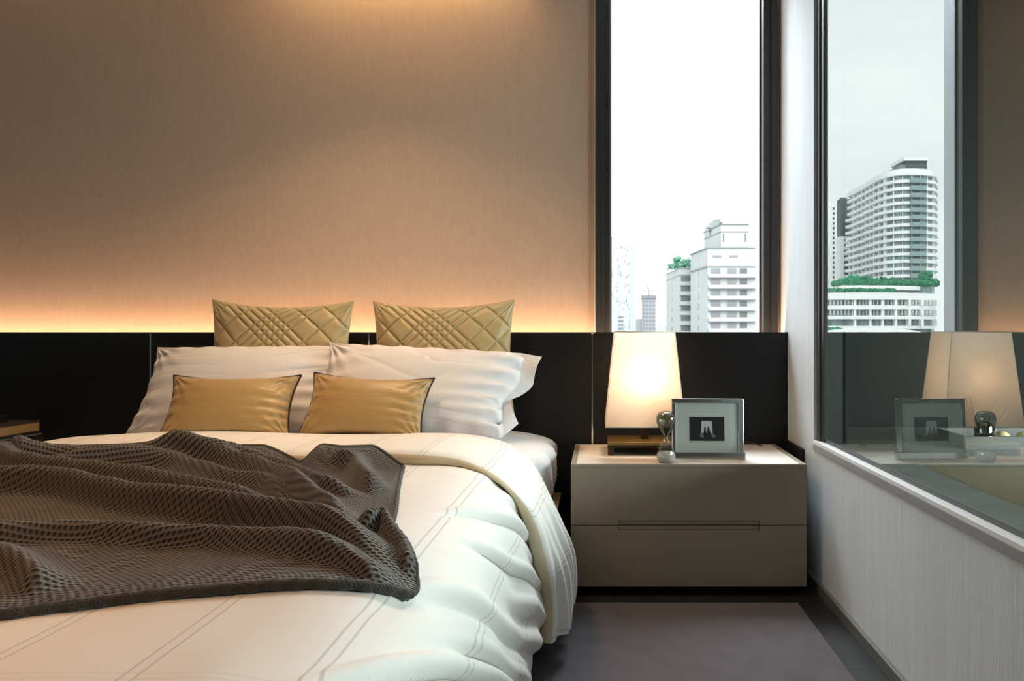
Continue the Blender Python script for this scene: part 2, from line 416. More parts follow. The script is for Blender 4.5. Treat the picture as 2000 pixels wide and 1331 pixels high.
# main layer; its drape wrinkles: place, depth, width, where on the side they start
_r = random.Random(11); FOLDS = []
_p = .0
while _p < 1.75:
    FOLDS.append((_p, _r.uniform(.006, .022), _r.uniform(.009, .026), _r.choice((.74, .80, .88, .98)), 1)); _p += _r.uniform(.045, .13)
Ys = np.r_[np.linspace(2.32, .72, 250), np.full(50, .72)]
ph = np.r_[np.zeros(250), np.linspace(0, 1, 50)]
X = np.zeros((300, NS)); Y = X.copy(); Z = X.copy(); UVd = np.zeros((300, NS, 2))
arc = 0; prevY = Ys[0]
for i in range(300):
    y0 = Ys[i]
    sgn = np.sign(ms_); sa = np.abs(ms_)
    top = np.clip(1-(sa-.70)/.12, 0, 1)
    side = sm(sa, .74, 1.10)
    # drape wrinkles run from the shoulder down towards the head end
    P = sa-.60*(y0-1.0)+.012*np.sin(9*y0+3)+.016*wob(sa, np.full_like(sa, y0), 11, 7.)
    disp = np.zeros(NS)
    for (p0, am, wf, st, sg_) in FOLDS:
        win = sm(sa, st, st+.16)*(1-.35*sm(sa, 1.25, 1.4))
        q = (P-p0)/wf
        disp += sg_*am*win*(np.exp(-q**2)-.75*np.exp(-((q-1.9)/1.35)**2))
    disp = disp*sm(2.12-y0, -.1, .3)
    disp += .006*side*wob(sa, np.full_like(sa, y0), 15, 16.)
    disp = np.maximum(disp, -.016)
    x = mx_+mnx*disp; z = mz_+mnz*disp+top_wave(CX+mx_, np.full(NS, y0))*top
    if ph[i] > 0:
        a = ph[i]*2.2
        r = .2
        if a < 1: ang = a*math.pi/2; dy = -r*math.sin(ang); dz = -r*(1-math.cos(ang))
        else: dy = -r-.01*(a-1); dz = -r-(a-1)*.24
        hi = np.clip((mz_-.1)/.5, 0, 1)
        y = y0+dy*1.0; z = .1+(z-.1)*(1+dz/.5); 
        arc_i = a*.3
    else: y = y0; arc_i = 0
    X[i] = CX+x; Y[i] = y; Z[i] = z
    UVd[i, :, 0] = ms_+.5; UVd[i, :, 1] = (2.32-y0)+arc_i
dm = mobj('top_layer', np.stack([X, Y, Z], -1).reshape(-1, 3), grid_faces(300, NS), M['duvet'], duv, True, uv=UVd.reshape(-1, 2))
so_ = dm.modifiers.new('thickness', 'SOLIDIFY'); so_.thickness = .012; so_.offset = -1

# turned-back thick layer with a rolled front edge
rows = []; tags = []
YR, YFr = 2.50, 2.035
yy = np.linspace(YR, YFr, 70)
def rear_blend(y): return 1-.42*sm(y, 2.25, 2.50)
hemw = np.clip((np.abs(fs_)-.9)/.35, 0, 1)
def F_at(y, j=0):
    b = rear_blend(y); pleat = hemw**1.5*(.016*np.sin(y*62+np.abs(fs_)*3)+.008*np.sin(y*131+2))
    lump = .005*wob(fs_*1., np.full(NS, y), 21, 8.)+.003*wob(fs_, np.full(NS, y), 22, 26.)*sm(np.abs(fs_), .6, .9)
    x = fx_*b+mx_*(1-b); z = fz_*b+mz_*(1-b)
    return x+fnx*(pleat+lump), z+fnz*(pleat+lump)
# closed rear end
x0, z0 = F_at(YR)
for t_ in (0, .4, .8):
    rows.append((mx_*(1-t_)+x0*t_, np.full(NS, YR+.035*math.cos(t_*1.4)), (mz_-.004)*(1-t_)+z0*t_, 0.))
for k, y in enumerate(yy):
    x, z = F_at(y); rows.append((x, np.full(NS, y), z, YR-y+.04))
x1, z1 = F_at(YFr); xi = mx_+mnx*.006; zi = mz_+mnz*.006
edge_w = .055+.014*np.sin(fs_*9)+.008*np.sin(fs_*23)
for k in range(1, 17):
    a = math.pi*k/16; t_ = (1-math.cos(a))/2
    rows.append((x1*(1-t_)+xi*t_, YFr-edge_w*math.sin(a)**.8, z1*(1-t_)+zi*t_, .5+.08*k/16))
rows.append((xi, np.full(NS, YFr+.2), zi-.003, .7))
nr = len(rows)
Vv = np.zeros((nr, NS, 3)); UVf = np.zeros((nr, NS, 2))
for i, (x, y, z, u) in enumerate(rows):
    Vv[i, :, 0] = CX+x; Vv[i, :, 1] = y; Vv[i, :, 2] = z; UVf[i, :, 0] = fs_*.97+.5; UVf[i, :, 1] = u+.2
fcs = grid_faces(nr, NS); fm = np.zeros((nr-1, NS-1), int); fm[3+70+4:, :] = 1
mobj('turned_back_edge', Vv.reshape(-1, 3), fcs, None, duv, True, uv=UVf.reshape(-1, 2), mats=[M['duvet'], M['duvetin']], fmat=fm.ravel())

# mattress with sheet
mat_ = empty('mattress', (CX, 2.0, .30), 'white sheeted mattress, its corner bare between duvet and headboard', 'mattress')
n1, n2 = 120, 300
aa = np.linspace(0, 2*math.pi, n2, endpoint=False)
def rrect(a, hw, hh, p):
    c, s = np.cos(a), np.sin(a); r = (np.abs(c/hw)**p+np.abs(s/hh)**p)**(-1/p); return r*c, r*s
Yr = np.linspace(.76, 3.03, n1); V = []
for i, y in enumerate(Yr):
    e = min(1, math.sqrt(max(0, 1-max(0, (.82-y)/.06)**2)), math.sqrt(max(.0, 1-max(0, (y-2.93)/.10)**2))*1.0)
    hw = .862+.085*sm(y, 2.45, 2.75); hh = .145
    x, z = rrect(aa, hw, hh, 3.6+1.4*sm(y, 2.45, 2.75))
    wr = .010*np.sin(y*38+z*22)*sm(y, 2.4, 2.6)*np.clip((np.abs(x)-.85)/.08, 0, 1)+.006*np.sin(y*90+z*60)*sm(y, 2.4, 2.6)*np.clip((np.abs(x)-.85)/.08, 0, 1)
    x = x*(.955+.045*e)+np.sign(x)*wr; z = z*(.8+.2*e)
    V.append(np.stack([CX+x, np.full(n2, y), .434+z*(1.0+.05*sm(y, 2.45, 2.75))], -1))
V = np.array(V).reshape(-1, 3); fs = []
for i in range(n1-1):
    for k in range(n2): fs.append([i*n2+k, i*n2+(k+1) % n2, (i+1)*n2+(k+1) % n2, (i+1)*n2+k])
fs.append(list(range(n2))); fs.append([(n1-1)*n2+k for k in range(n2)][::-1])
mobj('sheet', V, fs, M['mattress'], mat_, True)

# ------------------------------------------------------------------ pillows and cushions
def pillow_mesh(w, h, t, n=90, pinch=.05, wr=.004, seed=1, quilt=False, flange=None, sag=0., gather=(1, 1), pw=2.4, vpin=None, creased=.0, tuck=0.):
    vpin = pinch if vpin is None else vpin
    g = np.sin(np.linspace(-1, 1, n)*math.pi/2)*.55+np.linspace(-1, 1, n)*.45; a, b = np.meshgrid(g, g)
    at = a.copy()
    if flange == 'right': at = np.where(a > 0, a/.84, a)
    if flange == 'left': at = np.where(a < 0, a/.84, a)
    at = np.clip(at, -1, 1)
    th = ((1-np.abs(at)**pw)*(1-np.abs(b)**pw)); th = np.clip(th, 0, 1)**.55
    x = w/2*a*(1-pinch*np.abs(a)**3*(1-b**2)); z = h/2*b*(1-vpin*np.abs(b)**3*(1-a**2))
    x = x+sag*w*.04*a*(1-b)/2
    if flange:
        s_ = 1 if flange == 'right' else -1; fl = np.clip((a*s_-.80)/.2, 0, 1); z = z-fl*np.where(b < 0, b*h*.20, b*h*.05)
    if tuck: x = x-tuck*sm(-b, -.35, .25)*np.clip(a, 0, 1)**2
    outs = []
    for side in (-1, 1):
        T_ = t/2*th
        e1 = np.exp(-(1-np.abs(at))/.22); e2 = np.exp(-(1-np.abs(b))/.16)
        pl = np.sin(b*19+2.2*wob(a, b, seed+side, 3.))*gather[1]*(at > 0)+np.sin(b*17+2.2*wob(a, b, seed+5+side, 3.))*gather[0]*(at <= 0)
        T_ = T_+wr*e1*pl*np.minimum(1, th*3)+wr*.5*e2*np.sin(a*23+2*wob(a, b, seed+9, 4.))*np.minimum(1, th*3)
        # creases running in from the end seams, each of its own length and depth
        for kk in range(3):
            lean = (.55, -.35, .15)[kk]; fr = (5.5, 8.5, 12.)[kk]
            ln = np.sin(fr*(b+lean*a)+2.2*wob(a*.8, b, seed+60+kk, 2.2))
            gate = np.clip(wob(a*1.3, b, seed+70+kk, 3.2)+.15, 0, 1)
            wgt = gate*(creased+(1-creased)*np.clip(e1*1.6, 0, 1))*np.where(at > 0, gather[1], gather[0])/1.5*np.minimum(1, th*2)
            T_ = T_-wr*(1.5, 1.2, .7)[kk]*wgt*np.exp(-3.2*np.abs(ln))
        for ca in (-1, 1):
            for cb in (-1, 1):
                dx, dz = (a-ca)*w, (b-cb)*h; d = np.hypot(dx, dz); an = np.arctan2(dz, dx)
                T_ = T_+wr*1.5*np.exp(-d/(.16*h+.06))*np.sin(an*17+seed)*np.minimum(1, th*2.5)
        if quilt and side == -1:
            offs = np.array([-.74, -.655, -.57, -.485, -.40, -.315, -.23, -.145, -.06, -.03, 0, .03, .06, .145, .23, .315, .40])
            xx = a*w/2+.03; zz = b*h/2-.13; c_, s_ = math.cos(math.radians(47)), math.sin(math.radians(47))
            dmin = np.full_like(xx, 9.)
            for q in (xx*c_+zz*s_, xx*c_-zz*s_):
                dmin = np.minimum(dmin, np.min(np.abs(q[..., None]-offs[None, None]), -1))
            T_ = T_-.0095*np.exp(-dmin/.0055)*np.minimum(1, th*2.5)
        y = side*(T_+.004*(1-np.abs(a)**8)*(1-np.abs(b)**8))
        if flange: y = y+fl*.02*np.sin(b*5+1)
        outs.append(np.stack([x, y, z+h/2], -1).reshape(-1, 3))
    V = np.vstack(outs); f = grid_faces(n, n); N = n*n
    fs = f+[[q+N for q in reversed(r)] for r in f]
    bm = bmesh.new(); vs = [bm.verts.new(v) for v in V]
    for r in fs:
        try: bm.faces.new([vs[i] for i in r])
        except ValueError: pass
    bmesh.ops.remove_doubles(bm, verts=bm.verts, dist=1e-5)
    me_v = np.array([v.co[:] for v in bm.verts]); bm.verts.index_update(); fc = [[v.index for v in q.verts] for q in bm.faces]; bm.free()
    # outline for piping
    e = np.concatenate([np.stack([x[0, :], z[0, :]], -1), np.stack([x[1:, -1], z[1:, -1]], -1), np.stack([x[-1, -2::-1], z[-1, -2::-1]], -1), np.stack([x[-2:0:-1, 0], z[-2:0:-1, 0]], -1)])
    outline = np.stack([e[:, 0], np.zeros(len(e)), e[:, 1]+h/2], -1)
    return me_v, fc, outline

def pose(V, loc, tilt=0, roll=0, yaw=0, bend=None):
    V = V.copy()
    if bend: V[:, 1] += bend*V[:, 2]**2
    R = Matrix.Rotation(math.radians(yaw), 3, 'Z') @ Matrix.Rotation(math.radians(-tilt), 3, 'X') @ Matrix.Rotation(math.radians(-roll), 3, 'Y').inverted()
    return V @ np.array(R).T+np.array(loc)

# quilted gold cushions, propped against the headboard
qv, qf, _ = pillow_mesh(.625, .52, .125, n=210, pinch=.07, vpin=.13, wr=.004, seed=4, quilt=True, pw=2.2)
for (x, roll, lab) in ((-1.393, .6, 'gold quilted cushion propped on headboard behind the white pillow farther from the window'),
                       (-.676, -.6, 'gold quilted cushion propped on headboard behind the white pillow nearer the window')):
    o = mobj('quilted_cushion', pose(qv, (x, 2.962, .625), 4, roll), qf, M['quilt'], None, True)
    T(o, lab, 'cushion', 'quilted cushions against the headboard')
# white pillows
wv, wf, _ = pillow_mesh(.86, .405, .19, n=130, pinch=.07, vpin=.06, wr=.010, seed=12, gather=(.8, 1.4), creased=.25, sag=.2, pw=2.6)
o = mobj('pillow', pose(wv, (-1.450, 2.715, .592), 30, -.8), wf, M['pillow'], None, True)
T(o, 'white bed pillow behind the deep gold satin cushion, farther from the window', 'pillow', 'white bed pillows')
wv, wf, _ = pillow_mesh(.90, .39, .20, n=150, pinch=.08, vpin=.05, wr=.014, seed=23, flange='right', gather=(.6, 1.9), creased=.3, tuck=.085, sag=.5, pw=2.6)
o = mobj('pillow', pose(wv, (-.705, 2.660, .598), 30, 3.2), wf, M['pillow'], None, True)
T(o, 'white bed pillow with a loose open case end pointing to the lamp', 'pillow', 'white bed pillows')
# satin cushions with dark piping
cv, cf, cl = pillow_mesh(.475, .258, .125, n=110, pinch=.09, vpin=.17, wr=.006, seed=41, gather=(.8, 1.5), pw=2.2)
for (x, roll, yaw, lab) in ((-1.385, .2, 4, 'gold satin cushion with dark piping, farther from the table lamp'),
                            (-.885, 2.6, -3, 'gold satin cushion with dark piping, nearer the table lamp')):
    P_ = (x, 2.515, .605)
    c = mobj('satin_cushion', pose(cv, P_, 27, roll, yaw), cf, M['satin'], None, True, origin=P_)
    T(c, lab, 'cushion', 'satin cushions at the front of the pillows')
    tube('piping', pose(cl, P_, 27, roll, yaw), .0042, M['piping'], c, 8, True)

# ------------------------------------------------------------------ knitted throw
def bed_point(u, v):
    z = .63
    for _ in range(12):
        pxm = (v-V0)/(CH-z); x = (u-U0)/pxm; y = F/pxm
        z = .5*z+.5*(float(base_z(np.array([x]), np.array([y]))[0])+.012)
    return x, y
def base_z(x, y):
    zf = np.interp(np.abs(x-CX), fx_[NS//2:NS//2+200], fz_[NS//2:NS//2+200])
    k = sm(y, 1.87, 2.02); return main_z(x, y)*(1-k)+np.maximum(main_z(x, y), zf+.004)*k
def c7(pts): return [(x/2.3256, 820+y/2.3256) for x, y in pts]
rear = [(-2.02, 1.97, 0)]+c7([(0, 168), (140, 150), (250, 140), (430, 140), (600, 125), (800, 124), (1000, 126), (1200, 147), (1370, 167), (1460, 148), (1550, 135), (1700, 150), (1832, 185)])
front = [(-1500, 1232), (-700, 1225)]+c7([(0, 908), (200, 880), (500, 843), (900, 803), (1150, 783), (1500, 770), (1700, 786), (1860, 822)])
right = c7([(1832, 185), (1822, 250), (1806, 330), (1798, 410), (1780, 480), (1800, 560), (1850, 630), (1885, 720), (1895, 790), (1860, 822)])
def curve(pts, n):
    P = np.array([p[:2] if len(p) == 3 else bed_point(*p) for p in pts]); d = np.r_[0, np.cumsum(np.linalg.norm(np.diff(P, axis=0), axis=1))]
    s = np.linspace(0, d[-1], n); return np.stack([np.interp(s, d, P[:, 0]), np.interp(s, d, P[:, 1])], -1)
NU, NW = 460, 330
def smooth_open(C, k=9):
    ker = np.hanning(k+2)[1:-1]; ker /= ker.sum(); o = C.copy()
    for c in range(2):
        p = np.r_[2*C[0, c]-C[k:0:-1, c], C[:, c], 2*C[-1, c]-C[-2:-k-2:-1, c]]; o[:, c] = np.convolve(p, ker, 'same')[k:-k]
    o[0] = C[0]; o[-1] = C[-1]; return o
Cr, Cf, Cri = smooth_open(curve(rear, NU)), smooth_open(curve(front, NU)), smooth_open(curve(right, NW))
Cl = np.stack([np.linspace(Cr[0, 0], Cf[0, 0], NW), np.linspace(Cr[0, 1], Cf[0, 1], NW)], -1)
uu = np.linspace(0, 1, NU)[None, :, None]; ww = np.linspace(0, 1, NW)[:, None, None]
G = (1-ww)*Cr[None]+ww*Cf[None]+(1-uu)*Cl[:, None]+uu*Cri[:, None]-((1-uu)*(1-ww)*Cr[0]+uu*(1-ww)*Cr[-1]+(1-uu)*ww*Cf[0]+uu*ww*Cf[-1])
GXx, GYy = G[..., 0], G[..., 1]
ridges = [  # polylines in the crop, height, width
    ([(590, 135), (750, 150), (1000, 215), (1150, 262), (1300, 335), (1420, 425), (1620, 545)], .036, .024),
    ([(150, 230), (420, 205), (600, 200), (800, 222), (900, 268), (1000, 305), (1200, 335), (1330, 400)], .028, .026),
    ([(-400, 215), (0, 245), (300, 278), (700, 328), (900, 385), (1150, 415), (1320, 480), (1500, 545)], .034, .026),
    ([(-600, 330), (0, 358), (200, 350), (600, 435), (1000, 485), (1300, 530), (1600, 605), (1800, 720)], .042, .030),
    ([(-700, 600), (0, 585), (400, 568), (700, 590), (1000, 590), (1400, 645), (1700, 720)], .024, .028),
    ([(1480, 160), (1570, 175), (1610, 230), (1640, 300), (1700, 360)], .028, .022),
    ([(900, 160), (1150, 195), (1320, 270), (1450, 350), (1640, 372)], .026, .018),
    ([(-300, 180), (0, 190), (160, 165), (330, 165), (560, 130)], .034, .026),
    ([(-300, 660), (0, 660), (120, 740), (200, 830)], .020, .024),
    ([(1620, 560), (1740, 520), (1850, 640), (1875, 760)], .030, .022),
    ([(1250, 600), (1500, 660), (1750, 790)], .016, .022),
    ([(700, 150), (900, 160), (1100, 165)], .016, .016),
]
H = np.zeros_like(GXx)
for pts, amp, wd in ridges:
    P = np.array([bed_point(*p) for p in c7(pts)])
    # refine the polyline
    d = np.r_[0, np.cumsum(np.linalg.norm(np.diff(P, axis=0), axis=1))]; s = np.linspace(0, d[-1], 40)
    P = smooth_open(np.stack([np.interp(s, d, P[:, 0]), np.interp(s, d, P[:, 1])], -1), 7); L = d[-1]
    best = np.full_like(H, 9.); tpar = np.zeros_like(H)
    for i in range(len(P)-1):
        a, b = P[i], P[i+1]; ab = b-a; l2 = (ab**2).sum()+1e-12
        t_ = np.clip(((GXx-a[0])*ab[0]+(GYy-a[1])*ab[1])/l2, 0, 1)
        dx = GXx-(a[0]+t_*ab[0]); dy = GYy-(a[1]+t_*ab[1]); dd = np.hypot(dx, dy)
        sg = np.where(dx*ab[1]-dy*ab[0] > 0, 1, -1)       # + on the camera side
        wloc = np.where(sg > 0, .62, 1.4)                  # steep towards the camera, gentle behind
        q = dd/wloc; better = q < best; best = np.where(better, q, best); tpar = np.where(better, (i+t_)/(len(P)-1), tpar)
    endf = sm(tpar, -.02, .14)*(1-sm(tpar, .86, 1.02))
    H_ = 1.5*amp*np.exp(-(best/wd)**2)*endf; H = np.maximum(H, H_)+.25*np.minimum(H, H_)
H += np.clip(.0035*(1+wob(GXx, GYy, 77, 13.))+.0015*(1+wob(GXx, GYy, 78, 40.)), 0, 1)
WU = np.broadcast_to(uu[..., 0], GXx.shape); WW = np.broadcast_to(ww[..., 0], GXx.shape)
edge = np.minimum(np.minimum(WW/.02, (1-WW)/.02), (1-WU)/.015); H *= .45+.55*np.clip(edge, 0, 1)
Zb = base_z(GXx, GYy)+.013+.004*sm(WU, .8, 1)*sm(WW, .6, 1)+H
BV = np.stack([GXx, GYy, Zb], -1)
th = empty('throw_blanket', (-1.0, 1.4, .6), 'rumpled charcoal waffle knit throw spread across the duvet', 'blanket')
su = np.linalg.norm(np.diff(BV, axis=1), axis=2).mean(0); sw = np.linalg.norm(np.diff(BV, axis=0), axis=2).mean(1)
Uc = np.r_[0, np.cumsum(su)]; Wc = np.r_[0, np.cumsum(sw)]
UVb = np.stack(np.broadcast_arrays(Uc[None, :], Wc[:, None]), -1)
kb = mobj('knitted_cloth', BV.reshape(-1, 3), grid_faces(NW, NU), M['knit'], th, True, uv=UVb.reshape(-1, 2))
sol = kb.modifiers.new('thickness', 'SOLIDIFY'); sol.thickness = .007; sol.offset = 0
hemline = np.vstack([BV[-1, ::3], BV[::-3, -1]]); hemline[:, 2] += .002
hp = BV[-1, ::3].copy(); hp[:, 2] += .003; hp[:, 1] -= .002
rr = .0085+.0012*np.sin(np.arange(len(hp))*1.9)
tube('hem', hp, rr, M['knithem'], th, 10)
hp2 = BV[::3, -1].copy(); tube('hem', hp2, .0058+.0006*np.sin(np.arange(len(hp2))*1.9), M['knithem'], th, 8)
hp3 = BV[0, ::3].copy(); tube('hem', hp3, .0065, M['knithem'], th, 8)

# ------------------------------------------------------------------ nightstand
def nightstand(x0, x1):
    ns = empty('nightstand', ((x0+x1)/2, 2.83, 0), 'two-drawer greige bedside cabinet under the lit table lamp, pale timber top', 'nightstand')
    fy, by = 2.588, 3.062
    bm = bmesh.new()
    bbox(bm, (x0, x1), (fy+.018, by), (.036, .485))
    # rim round the top
    bbox(bm, (x0, x1), (fy, fy+.012), (.487, .5), .0015); bbox(bm, (x0, x0+.022), (fy+.012, by), (.485, .5), .0015); bbox(bm, (x1-.022, x1), (fy+.012, by), (.485, .5), .0015); bbox(bm, (x0, x1), (by-.012, by), (.4849, .4999), .0015)
    bmobj('body', bm, M['greige'], ns)
    box('top_panel', (x0+.022, x1-.022), (fy+.012, by-.012), (.480, .4985), M['tops'], ns)
    box('plinth', (x0+.05, x1-.05), (fy+.07, by-.02), (0, .036), M['black'], ns)
    n0, n1_ = x0+.18, x0+.715
    sp = .268; c = .018
    up = prism('drawer', [(x0, sp+.0015), (n0, sp+.0015), (n0, sp+c), (n1_, sp+c), (n1_, sp+.0015), (x1, sp+.0015), (x1, .4865), (x0, .4865)], fy, fy+.018, M['greige'], ns, 'y', .0008)
    lo = prism('drawer', [(x0, .036), (x1, .036), (x1, sp-.0015), (n1_, sp-.0015), (n1_, sp-c), (n0, sp-c), (n0, sp-.0015), (x0, sp-.0015)], fy, fy+.018, M['greige'], ns, 'y', .0008)
    box('handle', (n0+.0015, n1_-.0015), (fy+.004, fy+.017), (sp+.002, sp+c-.0015), M['greige'], up, .001)
    box('handle', (n0+.0015, n1_-.0015), (fy+.004, fy+.017), (sp-c+.0015, sp-.002), M['greige'], lo, .001)
    return ns
ns = nightstand(-.107, .788)
def copy_tree(o, parent=None):
    c = o.copy(); COL.objects.link(c); c.parent = parent
    for ch in o.children: copy_tree(ch, c)
    return c
ns2 = copy_tree(ns); ns2.location.x = -2.72
T(ns2, 'bedside cabinet holding the books, on the side of the bed away from the window', 'nightstand')

# ------------------------------------------------------------------ table lamp
lx, ly = .188, 2.880
lp = empty('table_lamp', (lx, ly, .5), 'lit table lamp with tapered rectangular cream shade on the bedside cabinet', 'lamp')
zb, zt = .615, 1.003
def frustum(hx0, hy0, hx1, hy1, z0_, z1_, th_):
    V = []
    for (hx, hy, z) in ((hx0, hy0, z0_), (hx1, hy1, z1_)):
        for dx, dy in ((-1, -1), (1, -1), (1, 1), (-1, 1)): V.append((lx+dx*hx, ly+dy*hy, z))
    for (hx, hy, z) in ((hx0-th_, hy0-th_, z0_), (hx1-th_, hy1-th_, z1_)):
        for dx, dy in ((-1, -1), (1, -1), (1, 1), (-1, 1)): V.append((lx+dx*hx, ly+dy*hy, z))
    fs = []
    for k in range(4):
        j = (k+1) % 4; fs += [[k, j, 4+j, 4+k], [8+k, 12+k, 12+j, 8+j], [4+k, 4+j, 12+j, 12+k], [k, 8+k, 8+j, j]]
    return V, fs
V_, f_ = frustum(.162, .110, .123, .083, zb, zt, .0012)
# a single skin of linen: outer walls only carry the light, inner liner removed
sh = mobj('lamp_shade', V_[:8], [[k, (k+1) % 4, 4+(k+1) % 4, 4+k] for k in range(4)], M['shade'], lp)
for dx, dy in ((-1, -1), (1, -1), (1, 1), (-1, 1)):
    tube('seam', [(lx+dx*.162, ly+dy*.110, zb), (lx+dx*.123, ly+dy*.083, zt)], .0016, M['tops'], sh, 6)
for hx, hy, z in ((.162, .110, zb), (.123, .083, zt)):
    tube('rim', [(lx-hx, ly-hy, z), (lx+hx, ly-hy, z), (lx+hx, ly+hy, z), (lx-hx, ly+hy, z)], .0022, M['tops'], sh, 6, True)
box('base_plate', (lx-.152, lx+.152), (ly-.10, ly+.10), (.541, .552), M['brassplate'], lp, .0015)
box('base_plate_edge', (lx-.153, lx+.153), (ly-.101, ly+.101), (.531, .541), M['bronze'], lp, .0015)
for dx in (-.14, .14):
    box('foot', (lx+dx-.012, lx+dx+.012), (ly-.098, ly+.098), (.4985, .532), M['bronze'], lp, .0015)
box('stem', (lx-.012, lx+.018), (ly-.012, ly+.012), (.552, .66), M['bronze'], lp, .002)
lathe('bulb_holder', [(.0, 0), (.016, .002), (.018, .02), (.015, .08), (.012, .1)], (lx, ly, .66), M['bronze'], lp, 20)
t_ = np.linspace(0, 1, 30)
tube('power_cord', np.stack([lx+.10+.20*t_, ly+.06+.10*np.sin(t_*3), .502+.030*np.exp(-((t_)/.12)**2)], -1), .003, M['black'], lp, 8)
tube('power_cord', np.stack([.585+.13*t_, 2.99+.04*np.sin(t_*3.1), .5025+.012*np.sin(t_*math.pi)], -1), .003, M['bronze'], lp, 8)
light('table_lamp_bulb', 'POINT', (lx, ly-.032, .815), 2.1, (1, .62, .32), radius=.022)

# ------------------------------------------------------------------ hourglass
hx_, hy_, hz_ = .259, 2.640, .4985
hg = empty('hourglass', (hx_, hy_, hz_), 'small hourglass, smoky green upper bulb over clear one, beside the photo frame', 'hourglass')
top_p = [(.0055, .093), (.010, .102), (.020, .118), (.030, .137), (.0365, .156), (.0375, .168), (.035, .182), (.028, .192), (.018, .196), (.002, .197)]
bot_p = [(.012, .0008), (.024, .0), (.033, .008), (.037, .020), (.0365, .030), (.033, .048), (.026, .066), (.017, .082), (.008, .092), (.0055, .094)]
lathe('upper_bulb', top_p, (hx_, hy_, hz_), M['greenglass'], hg, 48)
lathe('lower_bulb', bot_p, (hx_, hy_, hz_), M['clearglass'], hg, 48)
lathe('sand', [(.010, .002), (.023, .002), (.0325, .009), (.0362, .020), (.0358, .030), (.031, .037), (.016, .042), (.002, .044)], (hx_, hy_, hz_), M['sand'], hg, 40)
lathe('neck_ring', [(.0062, .090), (.0075, .092), (.0075, .096), (.0062, .098)], (hx_, hy_, hz_), M['clearglass'], hg, 24)

# ------------------------------------------------------------------ photo frame
pfx, pfy = .4325, 2.712
pf = empty('photo_frame', (pfx, pfy, .4985), 'chrome photo frame holding a small dark picture of two silhouettes', 'photo frame')
RM = Matrix.Translation((pfx, pfy, .4985)) @ Matrix.Rotation(math.radians(-2.5), 4, 'Z') @ Matrix.Rotation(math.radians(-5), 4, 'X')
def pbox(bm, x, z, y, bevel=0, mi=0): bbox(bm, x, y, z, bevel, 2, mi, RM) if not bevel else bbox2(bm, x, y, z, bevel, mi)
def bbox2(bm, x, y, z, bevel, mi):
    b2 = bmesh.new(); bbox(b2, x, y, z, bevel, 2, mi)
    b2.verts.index_update(); vs = [bm.verts.new(RM @ v.co) for v in b2.verts]
    for f in b2.faces:
        g = bm.faces.new([vs[v.index] for v in f.verts]); g.material_index = mi
    b2.free()
W2, HH = .1425, .238
bm = bmesh.new()
pbox(bm, (-W2, W2), (HH-.019, HH), (-.008, .008), .002)
pbox(bm, (-W2, -W2+.016), (.026, HH-.019), (-.008, .008), .002)
pbox(bm, (W2-.022, W2), (.026, HH-.019), (-.008, .008), .002)
pbox(bm, (-W2-.002, W2+.004), (0, .026), (-.014, .010), .002)
bmobj('surround', bm, M['chrome'], pf)
bm = bmesh.new(); pbox(bm, (-W2+.010, W2-.015), (.02, HH-.012), (-.003, .003)); bmobj('mat_board', bm, M['matboard'], pf)
bm = bmesh.new(); pbox(bm, (-W2+.016, W2-.022), (.026, HH-.019), (-.0062, -.0050)); bmobj('glass', bm, M['pane'], pf)
# the print: bright doorway in a dark hall with two figures in front of it
def poly(bm, pts, y, mi):
    f = bm.faces.new([bm.verts.new(RM @ Vector((p[0], y, p[1]))) for p in pts]); f.material_index = mi
bm = bmesh.new(); px0, px1, pz0, pz1 = -.072, .066, .070, .165
pbox(bm, (px0, px1), (pz0, pz1), (-.0037, -.003))
ex = lambda a, b: (px0+a*(px1-px0), pz0+b*(pz1-pz0))
poly(bm, [ex(.33, .32), ex(.66, .30), ex(.645, .83), ex(.345, .83)], -.0039, 1)
poly(bm, [ex(.28, .18), ex(.44, .10), ex(.42, .34), ex(.35, .36)], -.0039, 2); poly(bm, [ex(.60, .12), ex(.78, .18), ex(.66, .34), ex(.60, .32)], -.0039, 2)
poly(bm, [ex(.41, .0), ex(.485, .0), ex(.485, .30), ex(.47, .47), ex(.465, .56), ex(.445, .59), ex(.425, .56), ex(.42, .46), ex(.40, .34)], -.0041, 0)
poly(bm, [ex(.47, .0), ex(.68, .0), ex(.62, .28), ex(.575, .48), ex(.56, .58), ex(.54, .60), ex(.52, .56), ex(.51, .46), ex(.485, .28)], -.0041, 0)
bmobj('photograph', bm, None, pf, mats=[M['photo_black'], M['photo_white'], M['photo_grey']])
bm = bmesh.new(); bbox(bm, (-.03, .03), (.006, .010), (-.205, -.005), 0, 2, 0, RM @ Matrix.Translation((0, .0, .205)) @ Matrix.Rotation(math.radians(16), 4, 'X'))
bmobj('easel_back', bm, M['black'], pf)

# ------------------------------------------------------------------ things on the far nightstand
def book(x, y, z, t, col, pages, label, rot=0):
    root = empty('book', ((x[0]+x[1])/2, (y[0]+y[1])/2, z), label, 'book', 'books stacked on the far bedside cabinet')
    cm = mat('book_cover', col, .6); pm = mat('book_pages', pages, .9)
    box('cover', x, y, (z, z+.004), cm, root); box('cover', x, y, (z+t-.004, z+t), cm, root)
    box('page_block', (x[0]+.004, x[1]-.003), (y[0]+.003, y[1]-.004), (z+.004, z+t-.004), pm, root)
    return root
book((-2.67, -2.385), (2.72, 2.94), .4985, .060, (.012, .012, .012), (.03, .028, .025), 'black book at the bottom of the stack on the far bedside cabinet')
book((-2.66, -2.395), (2.73, 2.94), .5590, .017, (.02, .02, .02), (.25, .24, .25), 'thin book with grey page edges, second of the stack under the thick tan one')
book((-2.66, -2.405), (2.73, 2.94), .5765, .046, (.05, .04, .03), (.46, .33, .16), 'thick book with tan page edges on top of the stack')
